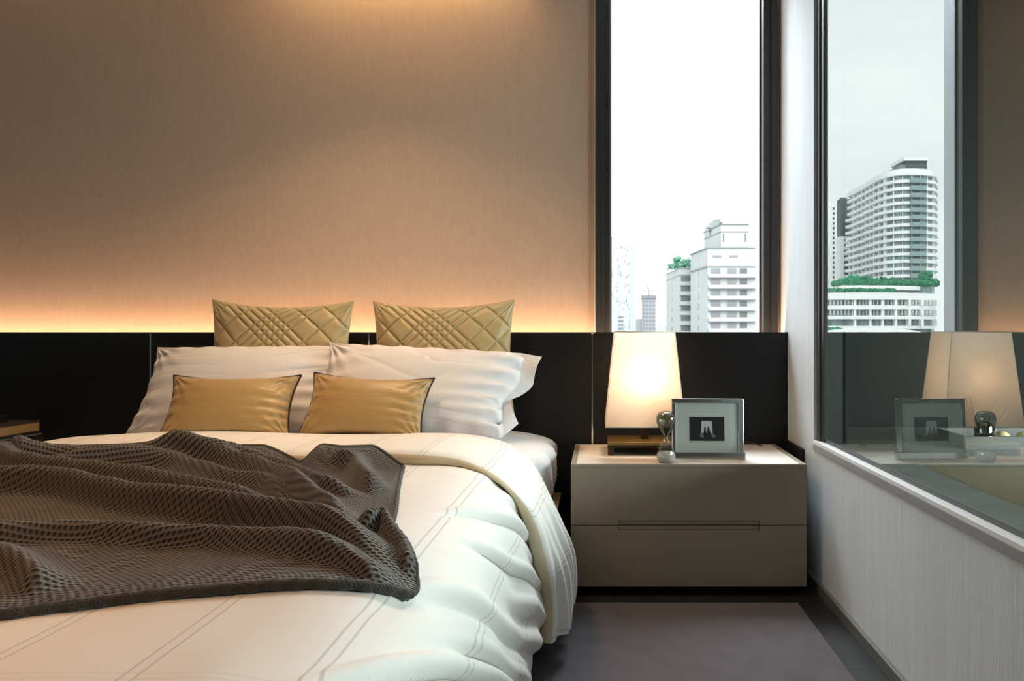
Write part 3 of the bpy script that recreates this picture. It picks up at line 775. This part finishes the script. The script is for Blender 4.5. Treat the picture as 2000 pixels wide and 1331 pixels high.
orn = empty('ball_ornament', (-2.58, 2.83, .6225), 'brass ball ornament on a black block, standing on the top book', 'ornament')
box('block', (-2.66, -2.50), (2.78, 2.89), (.623, .650), M['black'], orn, .002)
tube('stem', [(-2.575, 2.83, .65), (-2.575, 2.83, .745)], .004, M['bronze'], orn)
lathe('ball', [(.026*math.sin(a), -.026*math.cos(a)) for a in np.linspace(.02, math.pi-.02, 24)], (-2.575, 2.83, .765), mat('polished_brass', (.75, .48, .12), .18, 1), orn, 32)

# ------------------------------------------------------------------ bathroom beyond the side glass
S(box('wall_bathroom_near', (.9505, .962), (2.635, 3.10), (.574, 2.95), M['bathwall']))
structure_boxes('wall_bathroom_back', [((.95, 3.0), (3.10, 3.21), (0, 2.95))], M['bathwall'])
structure_boxes('wall_bathroom_side', [((2.75, 2.85), (2.2, 3.10), (0, 2.95)), ((2.75, 2.85), (YF, .8), (0, 2.95)), ((2.75, 2.85), (.8, 2.2), (0, .62)), ((2.75, 2.85), (.8, 2.2), (1.30, 2.95))], M['bathwall'])
bt = empty('bathtub', (1.6, 1.4, 0), 'built-in bathtub with grey stone surround seen through the side glass', 'bathtub')
bm = bmesh.new()
bbox(bm, (.952, 1.03), (-.6, 2.23), (0, .573)); bbox(bm, (.952, 2.74), (2.23, 3.09), (0, .573)); bbox(bm, (1.95, 2.2), (-.6, 2.23), (0, .573)); bbox(bm, (.882, .952), (-.6, 2.66), (.5565, .5729))
bmobj('stone_surround', bm, M['marble'], bt)
bm = bmesh.new()
bbox(bm, (1.03, 1.06), (-.5, 2.23), (.1, .567)); bbox(bm, (1.92, 1.95), (-.5, 2.23), (.1, .567)); bbox(bm, (1.06, 1.92), (2.19, 2.23), (.1, .567)); bbox(bm, (1.06, 1.92), (-.5, -.46), (.1, .567)); bbox(bm, (1.03, 1.95), (-.5, 2.23), (.08, .12))
bmobj('basin', bm, M['tub'], bt)
tr = empty('bath_tray', (1.62, 2.6, .573), 'grey marbled rectangular tray on the bathtub surround', 'tray')
bm = bmesh.new()
bbox(bm, (1.345, 1.95), (2.50, 2.74), (.573, .580)); bbox(bm, (1.345, 1.95), (2.50, 2.512), (.580, .618)); bbox(bm, (1.345, 1.95), (2.728, 2.74), (.580, .618)); bbox(bm, (1.345, 1.357), (2.512, 2.728), (.580, .618))
bmobj('tray_body', bm, M['marble'], tr)
df = empty('reed_diffuser', (1.455, 2.58, .580), 'dark glass reed diffuser with fanned sticks in the bath tray', 'diffuser')
lathe('jar', [(.026, 0), (.032, .004), (.033, .03), (.033, .066), (.027, .078), (.020, .082)], (1.455, 2.58, .580), M['greenglass'], df, 32)
lathe('liquid', [(.024, .003), (.030, .006), (.030, .03), (.001, .031)], (1.455, 2.58, .580), M['black'], df, 24)
for ux, vz in ((1883, 777), (1891, 774), (1945, 790), (1973, 783), (1900, 795)):
    yb = 2.58; X2 = (ux-U0)*yb/F; Z2 = 1-(vz-V0)*yb/F
    tube('reed', [(1.455+(1.455-X2)*-.06, 2.58, .586), (X2, 2.58+random.uniform(-.02, .03), Z2)], .0026, M['black'], df, 6)
for k, (x, y, r, c, lab) in enumerate(((1.535, 2.60, .028, (.72, .60, .30), 'pale yellow round soap in the bath tray, next to the diffuser'), (1.607, 2.58, .029, (.72, .62, .32), 'pale yellow round soap in the bath tray, beside the purple one'), (1.662, 2.545, .024, (.25, .05, .35), 'purple round soap in the bath tray'))):
    o = lathe('soap', [(r*math.sin(a), r*.8-r*.8*math.cos(a)) for a in np.linspace(.05, math.pi-.05, 20)], (x, y, .580), mat('soap', c, .5), None, 28)
    T(o, lab, 'soap', 'soaps in the bath tray')

# ------------------------------------------------------------------ the city
S(mobj('ground_city', [(-900, 20, -45), (900, 20, -45), (900, 1500, -45), (-900, 1500, -45), (-900, 20, -46), (900, 20, -46), (900, 1500, -46), (-900, 1500, -46)], [[0, 1, 2, 3], [7, 6, 5, 4], [0, 4, 5, 1], [1, 5, 6, 2], [2, 6, 7, 3], [3, 7, 4, 0]], mat('city_ground', (.35, .36, .37), .9)))
C = {}
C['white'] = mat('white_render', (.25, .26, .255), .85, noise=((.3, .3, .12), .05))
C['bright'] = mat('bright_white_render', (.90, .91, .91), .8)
C['pale'] = mat('pale_panel', (.25, .275, .28), .8)
C['grey'] = mat('raw_concrete', (.17, .175, .19), .9)
C['win'] = mat('facade_window', (.085, .092, .105), .35)
C['windark'] = mat('dark_facade_window', (.045, .05, .055), .5)  # darker window colour, also for the balcony openings
C['line'] = mat('ledge_grey', (.13, .14, .145), .8)  # darker grey of ledges, slabs, dishes and small tower windows
C['teal'] = mat('teal_glass', (.26, .36, .37), .3)
C['dgrey'] = mat('dark_cladding', (.10, .11, .12), .7)
C['leaf'] = mat('leaves', (.03, .20, .10), .8, noise=((1.2, 1.2, 1.2), .6))
C['leaf2'] = mat('bright_leaves', (.04, .30, .17), .8, noise=((1.2, 1.2, 1.2), .6))
C['leafroof'] = mat('roof_garden_leaves', (.06, .17, .115), .8, noise=((1.2, 1.2, 1.2), .5))
C['trunk'] = mat('bark', (.12, .09, .06), .9)
def zt_(v, Y): return CH+(V0-v)*Y/F
def xr(u, Y): return (u-U0)*Y/F                      # seen straight through the window
def xm(u, Y): return 2*GX-(u-U0)*Y/F                 # seen mirrored in the side glass
def wall_pieces(bm, p0, p1, rects, depth, mi=0):
    """flat boxes standing proud of / set on the facade between plan points p0 and p1; rects (t0,t1,z0,z1)"""
    p0 = Vector(p0); p1 = Vector(p1); d = p1-p0; nrm = Vector((d.y, -d.x)).normalized()
    for t0, t1, z0, z1 in rects:
        a = p0+d*t0; b = p0+d*t1
        q = [a+nrm*depth, b+nrm*depth, b-nrm*.2, a-nrm*.2]
        vs = [bm.verts.new((v.x, v.y, z)) for z in (z0, z1) for v in q]
        for f in ([0, 3, 2, 1], [4, 5, 6, 7], [0, 1, 5, 4], [1, 2, 6, 5], [2, 3, 7, 6], [3, 0, 4, 7]):
            g = bm.faces.new([vs[i] for i in f]); g.material_index = mi
def frame_opening(name, p0, p1, r, parent, m, d=.12):
    bm = bmesh.new(); wall_pieces(bm, p0, p1, [r], d); return bmobj(name, bm, m, parent)

# main block straight ahead through the window: stepped white apartment block
Y = 200.
A = (xr(1349, 217), 217.); B = (xr(1382, Y), Y); Cc = (xr(1500, Y), Y); D = (xr(1500, Y), 232.)
ab = empty('apartment_block', (xr(1420, Y), Y, -45), 'stepped white apartment block with satellite dishes, framed by the window', 'building')
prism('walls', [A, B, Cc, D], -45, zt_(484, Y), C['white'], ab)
def rim(name, pts, z0, z1, out, m, parent):
    c = Vector((sum(p[0] for p in pts)/len(pts), sum(p[1] for p in pts)/len(pts))); q = []
    for p in pts:
        d = Vector(p)-c; q.append(tuple(c+d*(1+out/d.length)))
    return prism(name, q, z0, z1, m, parent)
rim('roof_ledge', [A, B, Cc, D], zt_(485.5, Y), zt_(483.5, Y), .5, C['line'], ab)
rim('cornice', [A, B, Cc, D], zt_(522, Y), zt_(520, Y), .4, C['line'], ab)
u0a, u1a, u2a = 1375, 1408, 1462
A2 = (xr(u0a, 218), 218.); B2 = (xr(u1a, Y+2), Y+2); C2 = (xr(u2a, Y+2), Y+2); D2 = (xr(u2a, Y+2), 222.)
pent = prism('penthouse', [A2, B2, C2, D2], zt_(486, Y), zt_(438, Y+2), C['white'], ab)
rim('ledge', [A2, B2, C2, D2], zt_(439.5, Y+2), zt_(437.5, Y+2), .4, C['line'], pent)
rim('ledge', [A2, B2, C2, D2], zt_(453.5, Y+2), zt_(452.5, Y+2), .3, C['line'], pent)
for uu_ in (1413, 1456):
    frame_opening('window', B2, C2, ((uu_-u1a-1)/(u2a-u1a), (uu_-u1a+1)/(u2a-u1a), zt_(471, Y), zt_(454, Y)), pent, C['windark'])
for k, (a_, b_) in enumerate(((1392, 1409), (1425, 1441))):
    frame_opening('window', B, Cc, ((a_-1382)/118, (b_-1382)/118, zt_(503.5, Y), zt_(499, Y)), ab, C['win'])
for k in range(9):
    v0 = 522+21.3*k
    for (a_, b_, mm) in ((1388, 1407, 'win'), (1420, 1438, 'win'), (1445, 1459, 'windark')):
        frame_opening('window', B, Cc, ((a_-1382)/118, (b_-1382)/118, zt_(v0+12.5, Y), zt_(v0+2.5, Y)), ab, C[mm])
    bm = bmesh.new(); wall_pieces(bm, B, Cc, [(.01, .80, zt_(v0+21, Y), zt_(v0+14, Y))], 1.3); bmobj('balcony', bm, C['white'], ab)
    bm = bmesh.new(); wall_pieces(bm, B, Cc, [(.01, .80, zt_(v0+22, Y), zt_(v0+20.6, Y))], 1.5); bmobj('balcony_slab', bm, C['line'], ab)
    frame_opening('window', A, B, (.44, .52, zt_(v0+18, Y+8), zt_(v0+7, Y+8)), ab, C['win'])
for (uc, vc, r) in ((1386, 447, 1.6), (1396, 439, 2.2), (1404, 441, 1.5)):
    cx, cy, cz = xr(uc, 212), 212, zt_(vc, 212)
    rot = Matrix.Rotation(math.radians(35), 3, 'X') @ Matrix.Rotation(math.radians(-30), 3, 'Y')
    V = []; seg = 20
    for i in range(6):
        q = r*i/5
        for k in range(seg):
            a_ = 2*math.pi*k/seg; p = rot @ Vector((q*math.cos(a_), q*math.sin(a_), .22*q*q/r)); V.append((cx+p.x, cy+p.y, cz+p.z))
    dsh = mobj('satellite_dish', V, [[i*seg+k, i*seg+(k+1) % seg, (i+1)*seg+(k+1) % seg, (i+1)*seg+k] for i in range(5) for k in range(seg)], C['line'], ab, True)
    tube('mast', [(cx, cy, cz), (cx+.3, cy, cz-3.2)], .15, C['line'], dsh, 6)

# lower wing of the same block with its roof garden
Yw = 225.
A3 = (xr(1301, 250), 250.); B3 = (xr(1327, Yw), Yw); C3 = (xr(1352, Yw), Yw); D3 = (xr(1352, Yw), 252.)
lw = empty('apartment_wing', (xr(1325, Yw), Yw, -45), 'lower white wing with dark balcony openings and a planted roof', 'building')
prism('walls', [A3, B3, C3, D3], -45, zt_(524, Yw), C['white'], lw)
rim('roof_ledge', [A3, B3, C3, D3], zt_(525, Yw), zt_(523, Yw), .4, C['line'], lw)
rim('cornice', [A3, B3, C3, D3], zt_(538.5, Yw), zt_(537, Yw), .3, C['line'], lw)
for k in range(9):
    v0 = 540+19.3*k
    frame_opening('window', B3, C3, (.12, .98, zt_(v0+9.5, Yw), zt_(v0, Yw)), lw, C['windark'])
    bm = bmesh.new(); wall_pieces(bm, B3, C3, [(.0, 1.0, zt_(v0+18, Yw), zt_(v0+10.5, Yw))], .8); bmobj('balcony', bm, C['white'], lw)
    frame_opening('window', A3, B3, (.44, .50, zt_(v0+10, 237), zt_(v0+3, 237)), lw, C['win'])

def tree(name, x, y, z, r, h, label, group, m, n=26, seed=0, trunk=True, parent=None):
    rd = random.Random(seed); root = empty(name, (x, y, z), label, 'tree' if 'hedge' not in name else 'hedge', group)
    bm = bmesh.new()
    for i in range(n):
        a_ = rd.uniform(0, 6.28); q = math.sqrt(rd.random())*r*.8; hz = rd.uniform(.15, 1) if not trunk else rd.uniform(.42, 1)
        s = r*rd.uniform(.22, .42)
        mt = Matrix.Translation((x+q*math.cos(a_)*(1.1-.4*hz), y+q*math.sin(a_)*.8, z+h*hz-s*.5))
        rr_ = bmesh.ops.create_icosphere(bm, subdivisions=2, radius=s, matrix=mt)
        for v in rr_['verts']: v.co += Vector((rd.uniform(-1, 1), rd.uniform(-1, 1), rd.uniform(-1, 1)))*s*.22
    bmobj('foliage', bm, m, root)
    tube('trunk', [(x, y, z), (x, y, z+h*.6)], r*.06, C['trunk'], root, 6)
    return root
zr = zt_(524, Yw)
for k, (uc, h, r) in enumerate(((1312, 2.3, 1.5), (1322, 5.0, 2.2), (1333, 3.8, 2.2), (1343, 3.8, 2.2))):
    tree('roof_tree', xr(uc, Yw+7), Yw+7, zr-.2, r, h, ['smallest green shrub at the outer corner of the planted roof', 'tallest green tree of the planted roof on the white wing', 'green tree in the middle of the planted roof, on the wing', 'green tree of the planted roof touching the taller block'][k], 'trees on the roof of the white wing', C['leafroof'], 22, k)

# pale slab tower
Yt = 420.
pt = empty('pale_tower', (xr(1205, Yt), Yt, -45), 'tall pale tower with speckled facade close to the dark window frame', 'building')
prism('walls', [(xr(1150, Yt), Yt), (xr(1232, Yt), Yt), (xr(1239.6, 440), 440.), (xr(1150, 440), 440.)], -45, zt_(474, Yt), C['pale'], pt)
prism('roof_screen', [(xr(1150, Yt+3), Yt+3), (xr(1231, Yt+3), Yt+3), (xr(1231, 436), 436.), (xr(1150, 436), 436.)], zt_(475, Yt), zt_(462, Yt), C['pale'], pt)
rd = random.Random(5)
for k in range(90):
    t0 = rd.uniform(.50, .98); v0 = rd.uniform(480, 645)
    frame_opening('window', (xr(1150, Yt), Yt), (xr(1232, Yt), Yt), (t0, t0+.014, zt_(v0+rd.uniform(2.5, 5), Yt), zt_(v0, Yt)), pt, C['line'], .2)
# small white building before it
Yn = 300.
lb = empty('low_white_building', (xr(1207, Yn), Yn, -45), 'small white building at the foot of the pale tower', 'building')
prism('walls', [(xr(1180, Yn), Yn), (xr(1219, Yn), Yn), (xr(1219, 320), 320.), (xr(1180, 320), 320.)], -45, zt_(606, Yn), C['white'], lb)
prism('stair_house', [(xr(1185, Yn+1), Yn+1), (xr(1209, Yn+1), Yn+1), (xr(1209, 312), 312.), (xr(1185, 312), 312.)], zt_(607, Yn), zt_(591, Yn), C['white'], lb)
for k in range(7):
    frame_opening('window', (xr(1180, Yn), Yn), (xr(1219, Yn), Yn), (.70, .96, zt_(622+7.5*k, Yn), zt_(618+7.5*k, Yn)), lb, C['win'])
# unfinished tower with crane
Yc = 500.
ct = empty('unfinished_tower', (xr(1267, Yc), Yc, -45), 'grey unfinished concrete tower under a crane in the far distance', 'building')
prism('walls', [(xr(1253, Yc), Yc), (xr(1281, Yc), Yc), (xr(1281, 520), 520.), (xr(1253, 520), 520.)], -45, zt_(583, Yc), C['grey'], ct)
prism('top_floor', [(xr(1252, Yc-1), Yc-1), (xr(1282, Yc-1), Yc-1), (xr(1281, 521), 521.), (xr(1252, 521), 521.)], zt_(583.5, Yc), zt_(577, Yc), C['win'], ct)
prism('podium', [(xr(1242, Yc), Yc+1), (xr(1254, Yc), Yc+1), (xr(1254, 520), 520.), (xr(1242, 520), 520.)], -45, zt_(623, Yc), C['grey'], ct)
for k in range(9):
    for j in range(4):
        frame_opening('window', (xr(1253, Yc), Yc), (xr(1281, Yc), Yc), (.08+.24*j, .20+.24*j, zt_(591+7.5*k, Yc), zt_(588+7.5*k, Yc)), ct, C['win'], .2)
cr = empty('tower_crane', (xr(1267, Yc), Yc+8, zt_(577, Yc)), 'thin tower crane on top of the unfinished tower', 'crane')
def cp(u, v): return (xr(u, Yc+8), Yc+8, zt_(v, Yc+8))
tube('mast', [cp(1267, 578), cp(1266, 561)], .5, C['grey'], cr, 5); tube('jib', [cp(1266, 566), cp(1257, 541)], .3, C['grey'], cr, 5); tube('counter_jib', [cp(1266, 566), cp(1274, 571)], .4, C['grey'], cr, 5)
# far low buildings between the towers
for k, (u0_, u1_, v_, Yk, lab) in enumerate(((1281, 1292, 641, 620, 'faint low grey building beside the unfinished tower'), (1291, 1303, 634, 650, 'faint low grey building behind the planted wing'), (1233, 1244, 628, 600, 'faint low grey building between the pale and the unfinished tower'))):
    bd = empty('distant_building', (xr(u0_, Yk), Yk, -45), lab, 'building', 'faint distant buildings')
    prism('walls', [(xr(u0_, Yk), Yk), (xr(u1_, Yk), Yk), (xr(u1_, Yk), Yk+15), (xr(u0_, Yk), Yk+15)], -45, zt_(v_, Yk), C['pale'], bd)
    prism('roof_room', [(xr(u0_+3, Yk), Yk+3), (xr(u1_-3, Yk), Yk+3), (xr(u1_-3, Yk), Yk+12), (xr(u0_+3, Yk), Yk+12)], zt_(v_+.5, Yk), zt_(v_-3, Yk), C['pale'], bd)

# ---- what the side glass mirrors: curved high-rise over its podium
plan = [(1828, 304), (1824, 292), (1800, 289.5), (1775, 289), (1752, 290), (1734, 293.5), (1721, 299), (1706, 307), (1692, 316), (1676, 326), (1658, 337)]
Pp = np.array([(xm(u, y), y) for u, y in plan]); d = np.r_[0, np.cumsum(np.linalg.norm(np.diff(Pp, axis=0), axis=1))]
NN = 64; s = np.linspace(0, d[-1], NN); Cv = smooth_open(np.stack([np.interp(s, d, Pp[:, 0]), np.interp(s, d, Pp[:, 1])], -1), 5)
tg = np.gradient(Cv, axis=0); nrm = np.stack([tg[:, 1], -tg[:, 0]], -1); nrm /= np.linalg.norm(nrm, axis=1)[:, None]
if nrm[15, 1] > 0: nrm = -nrm                        # point towards the camera
back = np.array([(xm(1670, 372), 372.), (xm(1790, 345), 345.)])
hr = empty('curved_high_rise', (Cv[20, 0], Cv[20, 1], -45), 'curved white high-rise with balcony bands, mirrored in the side glass', 'building')
Zr = zt_(338, 290); Zb_ = zt_(556, 290)
def ring(name, off, z0, z1, m, parent, i0=0, i1=NN, solid=True):
    Q = (Cv+nrm*(off[:, None] if hasattr(off, '__len__') else off))[i0:i1]
    if solid: pts = [tuple(p) for p in Q]+[tuple(p) for p in back]
    else: pts = [tuple(p) for p in Q]+[tuple(p) for p in (Cv-nrm*1.0)[i0:i1][::-1]]
    return prism(name, pts, z0, z1, m, parent)
# glass body with mullions in its material
gm = mat('tower_glazing', (.20, .28, .29), .3, noise=((.5, .5, .35), .45))
ring('glazed_body', -.6, -45, Zr-1, gm, hr)
nfl = 16; fh = 14.2*290/F
iL = 27                                              # index where the receding side starts
for k in range(nfl):
    zz = Zr-k*fh
    off = np.full(NN, .9); tt = np.arange(NN)
    off += np.where(tt > iL, 1.6*(((tt-iL) % 9)/9.), 0)*(1 if k > 3 else .35)
    ring('balcony_band', off, zz-1.25, zz, C['bright'], hr, 0, NN, False)
for i in list(range(2, iL, 3)):
    p = Cv[i]+nrm[i]*-.2; q = tg[i]/np.linalg.norm(tg[i])*.14
    prism('mullion', [tuple(p-q), tuple(p+q), tuple(p+q+nrm[i]*.4), tuple(p-q+nrm[i]*.4)], Zb_, Zr-1, C['bright'], hr)
for i in range(iL+3, NN-2, 4):
    p = Cv[i]; q = tg[i]/np.linalg.norm(tg[i])*.45
    prism('pier', [tuple(p-q-nrm[i]*.8), tuple(p+q-nrm[i]*.8), tuple(p+q+nrm[i]*.6), tuple(p-q+nrm[i]*.6)], Zb_, Zr-1, C['bright'], hr)
ia = int(np.argmin(np.abs(Cv[:, 0]-xm(1783, 289.5)))); ib = int(np.argmin(np.abs(Cv[:, 0]-xm(1803, 289.5))))
i0, i1 = min(ia, ib), max(ia, ib)+1
for k in range(1, nfl):
    zz = Zr-k*fh; ring('glass_balcony', 2.2, zz-1.6, zz+.25, C['teal'], hr, i0, i1+1, False)
ring('parapet', .4, Zr-.2, Zr+1.6, C['bright'], hr, 0, NN, False)
Yq = 296
def mbox(name, u0_, u1_, v0_, v1_, Yk, m, parent, dep=10):
    return prism(name, [(xm(u0_, Yk), Yk), (xm(u1_, Yk), Yk), (xm(u1_, Yk), Yk+dep), (xm(u0_, Yk), Yk+dep)], zt_(v1_, Yk), zt_(v0_, Yk), m, parent)
mbox('plant_room', 1768, 1811, 313, 340, Yq, C['dgrey'], hr); mbox('plant_room_roof', 1765, 1813, 307, 313.5, Yq-1.5, C['bright'], hr, 13); mbox('plant_room_side', 1757, 1768, 322, 340, Yq, C['pale'], hr)
# dark slab tower behind it
ds = empty('dark_slab_tower', (xm(1646, 380), 380, -45), 'narrow tower with dark upper cladding and white lower floors, mirrored in the side glass', 'building')
mbox('dark_cladding', 1641, 1668, 389, 462, 380, C['dgrey'], ds, 5); mbox('lower_floors', 1640, 1668, 462, 760, 380, C['bright'], ds, 5)
for k in range(5):
    mbox('window', 1644, 1655, 396+13.5*k, 405+13.5*k, 379.8, C['win'], ds, 1)
for k in range(8):
    mbox('window', 1649, 1657, 466+11*k, 471+11*k, 379.8, C['win'], ds, 1)
mbox('plant_room', 1643, 1654, 386, 390, 381, C['grey'], ds, 3)
ps = empty('pale_slab_tower', (xm(1629, 420), 420, -45), 'thin pale tower with a dotted row of windows, mirrored in the side glass', 'building')
mbox('walls', 1600, 1634, 401, 780, 420, C['bright'], ps, 14)
mbox('roof_room', 1604, 1622, 396, 402, 424, C['bright'], ps, 8)
for k in range(17): mbox('window', 1627, 1630, 405+9.6*k, 410+9.6*k, 419.7, C['dgrey'], ps, 1)
# podium with curved terraces
Yp = 200.
pd_ = empty('terraced_podium', (xm(1725, Yp), Yp, -45), 'low white terraced podium with long window bands, mirrored in the side glass', 'building')
def pband(name, u0_, u1_, v0_, v1_, off, m, cur=8., parent=None):
    us = np.linspace(u0_, u1_, 22); P_ = [(xm(u, Yp), Yp-off+cur*((u-1700)/130)**2*.5) for u in us]
    return prism(name, P_+[(xm(u1_, Yp), Yp+30), (xm(u0_, Yp), Yp+30)], zt_(v1_, Yp), zt_(v0_, Yp), m, parent or pd_)
pm_ = mat('podium_glazing', (.16, .21, .22), .3, noise=((.9, .2, .25), .6))
pband('glazed_core', 1560, 1832, 586, 900, 0, pm_)
pband('upper_terrace', 1664, 1836, 554, 572, -8, C['bright']); pband('upper_glazing', 1732, 1836, 563, 571, -7.5, C['win'])
for (a_, b_, o_) in ((572, 586, 1.6), (597, 605, 1.8), (617, 624, 2.0), (637, 642.5, 1.6), (656, 664, 1.6)):
    pband('terrace_band', 1555, 1836, a_, b_, o_, C['bright'])
for u_ in (1668, 1698, 1722, 1748, 1775, 1800, 1830):
    for (a_, b_) in ((586, 597), (605, 617), (624, 637)):
        mbox('pier', u_, u_+4.5, a_, b_, Yp-.8, C['bright'], pd_, 2)
for u_ in range(1616, 1830, 7):
    for (a_, b_) in ((587, 596), (606, 616)):
        mbox('mullion', u_, u_+.45, a_, b_, Yp-.5, C['bright'], pd_, 1.5)
# curved white canopy roof lower down
cn = empty('canopy_roof', (xm(1720, 150), 150, -45), 'white domed canopy roof below the podium, mirrored in the side glass', 'building')
us = np.linspace(1640, 1800, 40)
pr = [(xm(u, 150), zt_(650-9*math.cos((u-1722)/80*math.pi/2)**.7 if abs(u-1722) < 79 else 652, 150)) for u in us]
prism('domed_roof', [(p[0], p[1]) for p in pr]+[(pr[-1][0], pr[-1][1]-3), (pr[0][0], pr[0][1]-3)], 150, 165, C['bright'], cn, 'y')
prism('walls', [(xm(1650, 152), 152.), (xm(1790, 152), 152.), (xm(1790, 152), 164.), (xm(1650, 152), 164.)], -45, zt_(654, 150), C['pale'], cn)
# trees on the podium
labs = ['bushy green tree farthest out on the podium roof', 'bushy green tree second from the outer end of the podium roof', 'wide green tree on the podium before the receding balconies', 'green tree on the podium below the corner of the high-rise',
        'small dark tree on the podium under the curved glass front', 'spindly small tree on the podium beneath the glass front', 'tall dark tree on the podium at the high-rise far corner', 'small tree at the very end of the podium roof']
for k, (uc, wd, hgt, m_) in enumerate(((1648, 15, 17, 'leaf2'), (1668, 18, 22, 'leaf2'), (1690, 16, 20, 'leaf'), (1708, 12, 17, 'leaf2'), (1726, 9, 21, 'leaf'), (1745, 9, 19, 'leaf'), (1806, 17, 28, 'leaf'), (1824, 9, 14, 'leaf'))):
    Yk = 216.; pxm = F/Yk
    tree('podium_tree', xm(uc, Yk), Yk, zt_(554, Yp)-.05, wd/pxm, hgt/pxm*1.0, labs[k], 'trees on the podium roof', C[m_], 30, 40+k)
def hedge(u0_, u1_, v0_, v1_, Yk, lab, seed):
    rd = random.Random(seed); bm = bmesh.new(); n = int((u1_-u0_)/1.6)
    for i in range(n):
        u = u0_+(u1_-u0_)*i/n+rd.uniform(-1, 1); sz = (v1_-v0_)/2*Yk/F*rd.uniform(.8, 1.2)
        mt = Matrix.Translation((xm(u, Yk), Yk+rd.uniform(-.6, .6), zt_((v0_+v1_)/2, Yk)+rd.uniform(-.3, .3)*sz))
        r_ = bmesh.ops.create_icosphere(bm, subdivisions=2, radius=sz, matrix=mt)
        for v in r_['verts']: v.co += Vector((rd.uniform(-1, 1), rd.uniform(-1, 1), rd.uniform(-1, 1)))*sz*.25
    o = bmobj('hedge', bm, C['leaf']); T(o, lab, 'hedge'); return o
hedge(1630, 1832, 548, 558, 212, 'long dark hedge at the foot of the curved high-rise', 1)
hedge(1610, 1746, 564, 573, 203, 'trailing dark green hedge on the podium parapet', 2)
prism('planter_wall', [(xm(1600, 168), 168.), (xm(1646, 168), 168.), (xm(1646, 172), 172.), (xm(1600, 172), 172.)], -45, zt_(650, 170), C['bright'], cn)
hedge(1610, 1644, 641, 652, 170, 'low green shrubs in front of the podium lowest floor', 3)
